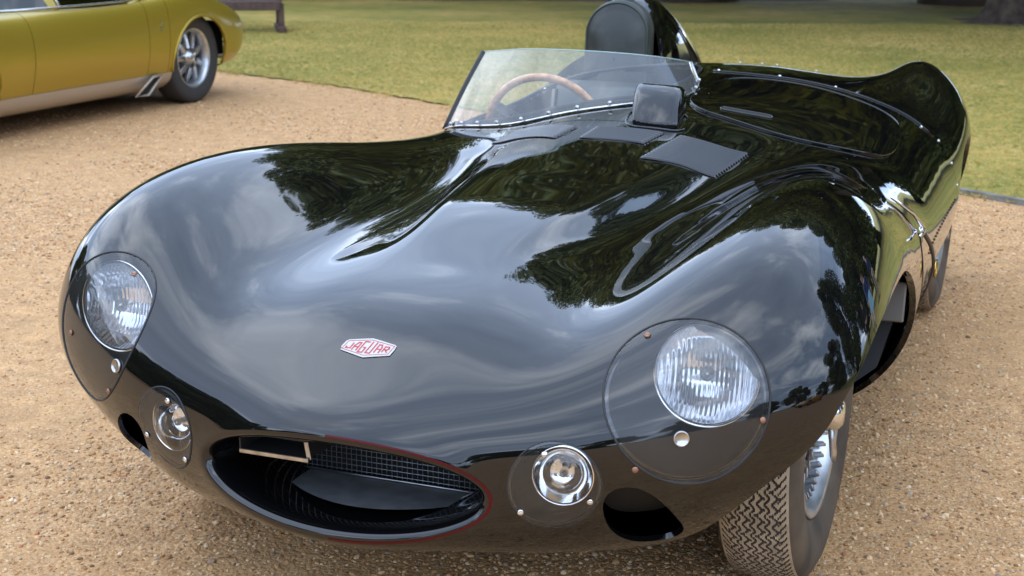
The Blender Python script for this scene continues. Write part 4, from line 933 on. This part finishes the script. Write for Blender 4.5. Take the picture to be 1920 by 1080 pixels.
# ================================================================== MID-ENGINED COUPE
def coupe(loc,rz,paint,sillm,label,name='sports_coupe'):
    root=empty(name,(loc[0],loc[1],0),rz,label,'car')
    S=[]
    def sc_(y,zc,L): S.append([(0,y,L[0][1]),(L[0][0]*.5,y,L[0][1])]+[(x,y,z) for x,z in L]+[(.30,y,zc-.008),(0,y,zc)])
    sc_(-.88,.40,[(.40,.24),(.55,.27),(.60,.32),(.61,.36),(.58,.40),(.50,.40)])
    sc_(-.72,.50,[(.62,.17),(.74,.22),(.77,.32),(.76,.42),(.70,.48),(.56,.50)])
    sc_(-.35,.60,[(.70,.13),(.83,.24),(.86,.38),(.85,.54),(.78,.63),(.60,.62)])
    sc_(0,.66,[(.72,.12),(.85,.25),(.88,.42),(.87,.62),(.79,.73),(.60,.70)])
    sc_(.45,.72,[(.72,.12),(.83,.26),(.87,.44),(.85,.64),(.77,.73),(.60,.73)])
    sc_(.9,.78,[(.72,.12),(.82,.26),(.87,.44),(.84,.66),(.76,.74),(.60,.76)])
    sc_(1.6,.77,[(.72,.12),(.82,.26),(.865,.44),(.84,.66),(.77,.74),(.60,.76)])
    sc_(2.1,.81,[(.72,.12),(.83,.26),(.865,.44),(.855,.67),(.79,.775),(.60,.80)])
    sc_(2.5,.82,[(.72,.14),(.84,.28),(.87,.46),(.865,.68),(.80,.80),(.60,.82)])
    sc_(2.9,.76,[(.70,.19),(.82,.28),(.855,.44),(.845,.60),(.77,.70),(.60,.74)])
    sc_(3.18,.66,[(.66,.26),(.77,.32),(.80,.42),(.79,.54),(.72,.62),(.56,.65)])
    sc_(3.34,.56,[(.56,.36),(.66,.38),(.69,.43),(.68,.50),(.62,.55),(.50,.56)])
    G=smoothg(loft(S,6,10),3,2); B=Surf.grid(G)
    def arch(c,r): return lambda V: np.where(np.abs(V[:,0])>.5,np.hypot(V[:,1]-c,(V[:,2]-.305)*np.where(V[:,2]>.305,1.12,1))-r,1.)
    ARF,ARR=arch(0,.345),arch(2.5,.345)
    Wd=B.clip(ARF(B.V)); Wd=Wd.clip(ARR(Wd.V))
    sillz=lambda V:.252+.0*V[:,1]
    sill=Wd.clip(sillz(Wd.V)-.0015-Wd.V[:,2]); up=Wd.clip(Wd.V[:,2]-sillz(Wd.V)-.0015)
    sill=sill.clip(sill.V[:,1]-.34); sill=sill.clip(2.17-sill.V[:,1]); sill.obj('sill_panel',sillm,root,rim=.02)
    def yb(V,y0,k=.0): return y0+k*(V[:,2]-.5)
    cuts=[(-9,.66,'front_clamshell',0),(.66,1.86,'door',.0),(1.86,2.10,'rear_quarter',.0),(2.10,9,'rear_clamshell',-.0)]
    for a,b,nm,k in cuts:
        q=up.clip(up.V[:,1]-a-.003); q=q.clip(b-.003-q.V[:,1])
        if nm=='door':
            for s in(1,-1): d=q.clip(q.V[:,0]*s-.66); d.obj('door',paint,root,rim=.012)
            q=q.clip(.66-np.abs(q.V[:,0])); q.obj('body_centre',paint,root)
        else: q.obj(nm,paint,root,rim=.012)
    Lr=B.clip(ARF(B.V)-.03); Lr=Lr.clip(ARR(Lr.V)-.03); Lr=Lr.clip(3.0-Lr.V[:,1]); Lr.obj('inner_shell',DARK,root,off=-.012)
    mesh('inner_wing',*boxg((0,2.5,.38),(.56,.42,.22)),DARK,root,False); mesh('rear_valance',*boxg((0,2.945,.43),(.74,.03,.12)),DARK,root,False); mesh('inner_wing',*boxg((0,0,.34),(.56,.40,.20)),DARK,root,False)
    for s in(1,-1):
        for yc in (0,2.5):
            ae=[]
            for t in np.linspace(-.15,math.pi+.15,30):
                dy_=.352*math.cos(t); dz_=.352*math.sin(t)/(1.12 if math.sin(t)>0 else 1); zz=.305+dz_
                cand=B.V[(B.V[:,0]*s>.5)]; cn=B.N[(B.V[:,0]*s>.5)]; i=int(((cand[:,1]-yc-dy_)**2+(cand[:,2]-zz)**2).argmin()); ae.append((cand[i][0]+s*.002,yc+dy_,zz))
            mesh('arch_lip',*tubeg(ae,.010,8),paint,root)
        # scoop in the sill ahead of the rear wheel
        xx=s*.838
        V=[(xx-s*.012,2.5-.60,.235),(xx,2.5-.50,.238),(xx,2.5-.66,.135),(xx-s*.012,2.5-.80,.128)]
        sp_=mesh('sill_scoop',[(xx-s*.0,1.905,.236),(xx,2.00,.240),(xx-s*.02,1.855,.130),(xx-s*.03,1.735,.128)],[(0,1,2,3)],DARK,root,False)
        mesh('scoop_lip',*tubeg([(xx+s*.004,1.905,.240),(xx+s*.008,2.005,.244),(xx-s*.012,1.865,.124),(xx-s*.022,1.725,.122)],.008,8,close=True),sillm,sp_)
    # greenhouse
    ys=[.55,.80,1.05,1.25,1.5,1.75,2.0,2.25,2.6]; zr=[.77,.90,1.0,1.035,1.045,1.03,.99,.93,.84]; xr=[.55,.55,.54,.53,.53,.52,.50,.47,.42]; xb=[.68,.735,.765,.775,.78,.78,.77,.74,.66]; zb=[.742,.744,.745,.745,.747,.750,.760,.785,.80]
    tt_=np.linspace(0,8,49); I=lambda a: spline_nat(np.arange(9.),np.array(a,float)[:,None],tt_)[:,0]
    ys,zr,xr,xb,zb=map(I,(ys,zr,xr,xb,zb)); roofm=paint
    V=[];Fq=[]; n=9
    for i in range(49):
        for k in range(n): t=-1+2*k/(n-1); V.append((xr[i]*t,ys[i],zr[i]-.02*t*t))
    for i in range(14,48):
        for k in range(n-1): Fq.append((i*n+k,i*n+k+1,(i+1)*n+k+1,(i+1)*n+k))
    mesh('roof',V,Fq,roofm,root)
    mesh('windscreen',V,[(i*n+k,i*n+k+1,(i+1)*n+k+1,(i+1)*n+k) for i in range(0,14) for k in range(n-1)],CARGLASS,root)
    mesh('cabin_floor',*boxg((0,1.35,.70),(.60,.75,.01)),DARK,root,False)
    for s in(1,-1):
        def side(i0,i1,nm,m,ins=0.0):
            V=[];Fq=[]
            for i in range(i0,i1+1): V+=[(s*(xb[i]-ins),ys[i],zb[i]-.012),(s*(xb[i]*.4+xr[i]*.6-ins+.02),ys[i],zb[i]*.4+zr[i]*.6-.01),(s*(xr[i]-ins),ys[i],zr[i]-.018)]
            for i in range(i1-i0): Fq+=[(3*i,3*i+3,3*i+4,3*i+1),(3*i+1,3*i+4,3*i+5,3*i+2)]
            return mesh(nm,V,Fq,m,root)
        side(0,10,'screen_corner_glass',CARGLASS); side(10,12,'a_pillar',paint); side(12,30,'side_window',CARGLASS); side(30,33,'b_pillar',paint); side(33,48,'intake_backing',DARK)
        mesh('window_trim',*tubeg([(s*(xb[i]+.004),ys[i],zb[i]+.004) for i in range(0,31)],.007,8),CHROME,root)
        mesh('window_trim',*tubeg([(s*(xb[12]+.004),ys[12],zb[12]),(s*(xb[13]*.5+xr[13]*.5+.01),ys[13],(zb[13]+zr[13])/2),(s*(xr[14]+.004),ys[14],zr[14]-.02)],.008,8),CHROME,root)
        mesh('window_trim',*tubeg([(s*(xb[30]+.004),ys[30],zb[30]),(s*(xb[29]*.5+xr[29]*.5+.02),ys[29]+.012,(zb[29]+zr[29])/2),(s*(xr[28]+.004),ys[28],zr[28]-.02)],.009,8),CHROME,root)
        for k in range(6):
            i=33+2*k; zt=zb[i]+.01+k*0.0; mesh('intake_slat',*boxg((s*(xb[i]-.004),ys[i],zb[i]+.05),(.012,.010,.055),Euler((.5,0,0)).to_matrix(),.003),MATT,root,False)
        # small badge behind the door
        q=B.V[(B.V[:,0]*s>.6)]; i=int(((q[:,1]-2.02)**2+(q[:,2]-.59)**2).argmin()); mesh('emblem',*boxg(q[i]+np.array([s*.004,0,0]),(.002,.010,.018),bev=.001),CHROME,root,False); i=int(((q[:,1]-2.02)**2+(q[:,2]-.545)**2).argmin()); mesh('script_plate',*boxg(q[i]+np.array([s*.004,0,0]),(.002,.022,.005),bev=.001),STEEL,root,False)
        mesh('tail_lamp',*boxg((s*.50,3.325,.47),(.14,.02,.045),bev=.012),RED,root,False)
        mesh('headlamp',*latheg([(.09,0),(.085,.010),(.05,.02),(.0005,.024)],c=(s*.55,-.42,.60),ax=(0,-.35,.95),n=28),CARGLASS,root)
    # wheels
    rimm=RIMM
    for s in(1,-1):
        for yc in (0,2.5):
            w=bpy.data.objects.new('wheel',None); COL.objects.link(w); w.parent=root; w.location=(s*.715,yc,.318); w.rotation_euler=(0,0,0 if s>0 else math.pi)
            mesh('tyre',*latheg([(.205,-.08),(.24,-.098),(.285,-.100),(.308,-.088),(.317,-.06),(.318,0),(.317,.06),(.308,.080),(.285,.090),(.24,.088),(.212,.075)],ax=(1,0,0),n=56),RUBBERC,w)
            b=MB(); b.add(*latheg([(.200,-.06),(.200,.055),(.212,.074),(.207,.078),(.196,.062),(.185,.045),(.180,.0)],ax=(1,0,0),n=56)); b.add(*latheg([(.180,.0),(.10,-.012),(.0,-.015)],ax=(1,0,0),n=32)); mesh('rim',b.V,b.F,rimm,w)
            for k in range(9):
                a=2*math.pi*k/9+.2; R=np.array([[1,0,0],[0,math.cos(a),-math.sin(a)],[0,math.sin(a),math.cos(a)]]); mesh('spoke',*boxg(R@np.array([.030,0,.128]),(.012,.019,.062),R@np.array(Euler((0,-.22,0)).to_matrix()),.006),rimm,w)
                a+=math.pi/9; R=np.array([[1,0,0],[0,math.cos(a),-math.sin(a)],[0,math.sin(a),math.cos(a)]]); mesh('rim_slot',*boxg(R@np.array([.012,0,.140]),(.012,.020,.026),R,.006),DARK,w)
            mesh('hub',*latheg([(.072,-.005),(.066,.030),(.045,.044),(.036,.062),(.018,.072),(.0004,.074)],ax=(1,0,0),n=28),rimm,w)
            for k in range(3):
                a=2*math.pi*k/3+.9; dv=np.array([0,math.cos(a),math.sin(a)]); mesh('hub_ear',*tubeg([np.array([.06,0,0]),np.array([.066,0,0])+dv*.035,np.array([.066,0,0])+dv*.06],[.014,.013,.007],8),STEEL,w)
    return root
RUBBERC=mat('grey black tyre',(.035,.034,.034),.65)
GOLD=gloss_paint('olive gold metallic paint',(.41,.29,.03),.0006); bsdf(GOLD).inputs['Metallic'].default_value=.5; bsdf(GOLD).inputs['Roughness'].default_value=.32
SILV=mat('satin champagne metallic',(.50,.44,.37),.35,.45,1.5,.4)
rzc=math.radians(1.0); off_=Matrix.Rotation(rzc,3,'Z')@Vector((.80,2.5,0))
coupe((-4.87-off_.x,6.25-off_.y),rzc,GOLD,SILV,'olive gold low coupe with silver sills parked on gravel behind the black car')
YEL=gloss_paint('bright yellow paint',(.75,.36,.01),.0005)
coupe((11.5,-4.5),math.radians(-62),YEL,YEL,'bright yellow low coupe parked away to the right of the black car')
# ================================================================== PEOPLE (mirrored in the flank)
SKIN=mat('skin',(.55,.34,.25),.5); HAIRB=mat('brown hair',(.08,.045,.025),.6); HAIRG=mat('grey hair',(.35,.33,.31),.6); SHOE=mat('dark shoes',(.03,.025,.02),.4)
def skin_mesh(name,verts,edges,rad,m,parent,lv=2):
    me=bpy.data.meshes.new(name); me.from_pydata(verts,edges,[]); o=bpy.data.objects.new(name,me); link(o)
    md=o.modifiers.new('skin','SKIN'); md.use_smooth_shade=True
    for i,r_ in enumerate(rad):
        v=me.skin_vertices[0].data[i]; v.radius=(r_,r_) if not isinstance(r_,tuple) else r_; v.use_root=(i==0)
    sb=o.modifiers.new('sub','SUBSURF'); sb.levels=lv; sb.render_levels=lv
    dg=bpy.context.evaluated_depsgraph_get(); m2=bpy.data.meshes.new_from_object(o.evaluated_get(dg)); bpy.data.objects.remove(o); m2.name=name; m2.materials.clear(); m2.materials.append(m)
    for p in m2.polygons: p.use_smooth=True
    r=bpy.data.objects.new(name,m2); return link(r,parent)
def person(loc,rz,h,topm,botm,hair,label,female=False,skirt=False,arm=(.25,.1)):
    k=h/1.75; root=empty('person',(loc[0],loc[1],0),rz,label,'person')
    Vv=[(0,0,.95),(0,.0,1.12),(0,.005,1.30),(0,.01,1.43),(0,0,1.52),(0,-.015,1.60),(0,-.01,1.69)]; E=[(0,1),(1,2),(2,3),(3,4),(4,5),(5,6)]; R=[(.14,.10),(.12,.085),(.145,.095),(.10,.07),(.052,.055),(.074,.092),(.068,.085)]
    for s in(1,-1):
        b=len(Vv); Vv+=[(s*.17,.01,1.42),(s*.21,.02,1.14),(s*(.20+arm[0]*.2),-.05-arm[1],.92),(s*(.20+arm[0]*.2),-.07-arm[1],.86)]; R+=[.058,.042,.028,(.030,.018)]; E+=[(3,b),(b,b+1),(b+1,b+2),(b+2,b+3)]
        l=len(Vv); Vv+=[(s*.09,0,.86),(s*.10,-.01,.50),(s*.105,.02,.10),(s*.105,.01,.045),(s*.11,-.13,.035)]; R+=[.088,.058,.042,.040,.030]; E+=[(0,l),(l,l+1),(l+1,l+2),(l+2,l+3),(l+3,l+4)]
        for f_,(dx_,ln_) in enumerate(((-.026,.055),(-.010,.068),(.007,.072),(.022,.058))):
            q=len(Vv); bx,by,bz=Vv[b+3]; Vv+=[(bx+s*.0,by+dx_,bz-.03),(bx-s*.006,by+dx_-.004,bz-.03-ln_*.5),(bx-s*.016,by+dx_-.008,bz-.03-ln_)]; R+=[.009,.0085,.007]; E+=[(b+3,q),(q,q+1),(q+1,q+2)]
        q=len(Vv); Vv+=[(bx-s*.01,by-.038,bz-.005),(bx-s*.016,by-.052,bz-.035)]; R+=[.0105,.009]; E+=[(b+3,q),(q,q+1)]
    S=lambda L:[tuple(c*k for c in v) for v in L]
    skin_mesh('body',S(Vv),E,[tuple(c*k for c in r) if isinstance(r,tuple) else r*k for r in R],SKIN,root)
    # shirt or jacket
    tv=[(0,0,.93),(0,0,1.12),(0,.005,1.30),(0,.01,1.425)]; te=[(0,1),(1,2),(2,3)]; trr=[(.160,.118),(.140,.105),(.165,.112),(.112,.082)]
    for s in(1,-1):
        b=len(tv); tv+=[(s*.17,.01,1.42),(s*.21,.02,1.14),(s*(.20+arm[0]*.2),-.045-arm[1],.935)]; trr+=[.070,.055,.045]; te+=[(3,b),(b,b+1),(b+1,b+2)]
    skin_mesh('jacket',S(tv),te,[tuple(c*k for c in r) if isinstance(r,tuple) else r*k for r in trr],topm,root)
    if skirt:
        b=MB(); b.add(*latheg([(.125,1.05),(.165,.93),(.19,.75),(.23,.52)],n=28)); V=[(x*k,y*.8*k,z*k) for x,y,z in b.V]; mesh('skirt',V,b.F,botm,root)
    else:
        tv=[(0,0,.93)]; te=[]; trr=[(.150,.112)]
        for s in(1,-1):
            l=len(tv); tv+=[(s*.09,0,.84),(s*.10,-.01,.50),(s*.105,.02,.10)]; trr+=[.102,.076,.064]; te+=[(0,l),(l,l+1),(l+1,l+2)]
        skin_mesh('trousers',S(tv),te,[tuple(c*k for c in r) if isinstance(r,tuple) else r*k for r in trr],botm,root)
    for s in(1,-1): mesh('shoe',*boxg((s*.108*k,-.05*k,.04*k),(.05*k,.13*k,.038*k),bev=.025),SHOE,root)
    # hair cap, eyes, nose, mouth, ears
    V,Fq=latheg([(.0004,.185),(.045,.178),(.078,.150),(.094,.105),(.096,.06),(.092,.02 if not female else -.06)],c=(0,.012*k,1.60*k),n=26); V=[(v[0]*k,(v[1])*1.0,1.60*k+(v[2]-1.60*k)*.75*k) for v in V]
    Fq=[f for f in Fq if not all(V[i][1]<-.045 and V[i][2]<1.665*k for i in f)]; mesh('hair',V,Fq,hair,root)
    for s in(1,-1):
        mesh('eye',*latheg([(.0003,.006),(.008,.003),(.010,-.002)],c=(s*.030*k,-.100*k,1.635*k),ax=(0,-1,0),n=12),DARK,root); mesh('ear',*boxg((s*.080*k,0,1.62*k),(.008,.018,.030),bev=.007),SKIN,root)
    mesh('nose',*tubeg([(0,-.096*k,1.64*k),(0,-.118*k,1.605*k),(0,-.104*k,1.595*k)],[.008,.013,.010],8),SKIN,root); mesh('mouth',*boxg((0,-.100*k,1.565*k),(.022,.004,.005),bev=.003),mat('lips',(.4,.15,.13),.5),root)
    return root
NAVY=mat('navy cloth',(.02,.03,.09),.8); LBLUE=mat('pale blue cloth',(.25,.48,.62),.8); CREAM=mat('cream cloth',(.7,.66,.58),.8); BLK=mat('black cloth',(.015,.015,.018),.8); BLU=mat('mid blue cloth',(.08,.16,.38),.8); KH=mat('khaki cloth',(.34,.29,.2),.8)
person((3.3,5.4),math.radians(160-180),1.62,NAVY,LBLUE,HAIRB,'woman in a navy jacket and pale blue skirt standing right of the black car',True,True)
person((3.9,6.5),math.radians(-15),1.80,BLU,CREAM,HAIRG,'man in a mid blue shirt and cream trousers beside the lawn edge')
person((4.9,6.2),math.radians(-30),1.76,BLK,BLK,HAIRB,'man dressed all in black standing on the lawn to the right')
person((3.5,8.2),math.radians(10),1.78,NAVY,KH,HAIRG,'man in a navy jacket and khaki trousers standing on the lawn')
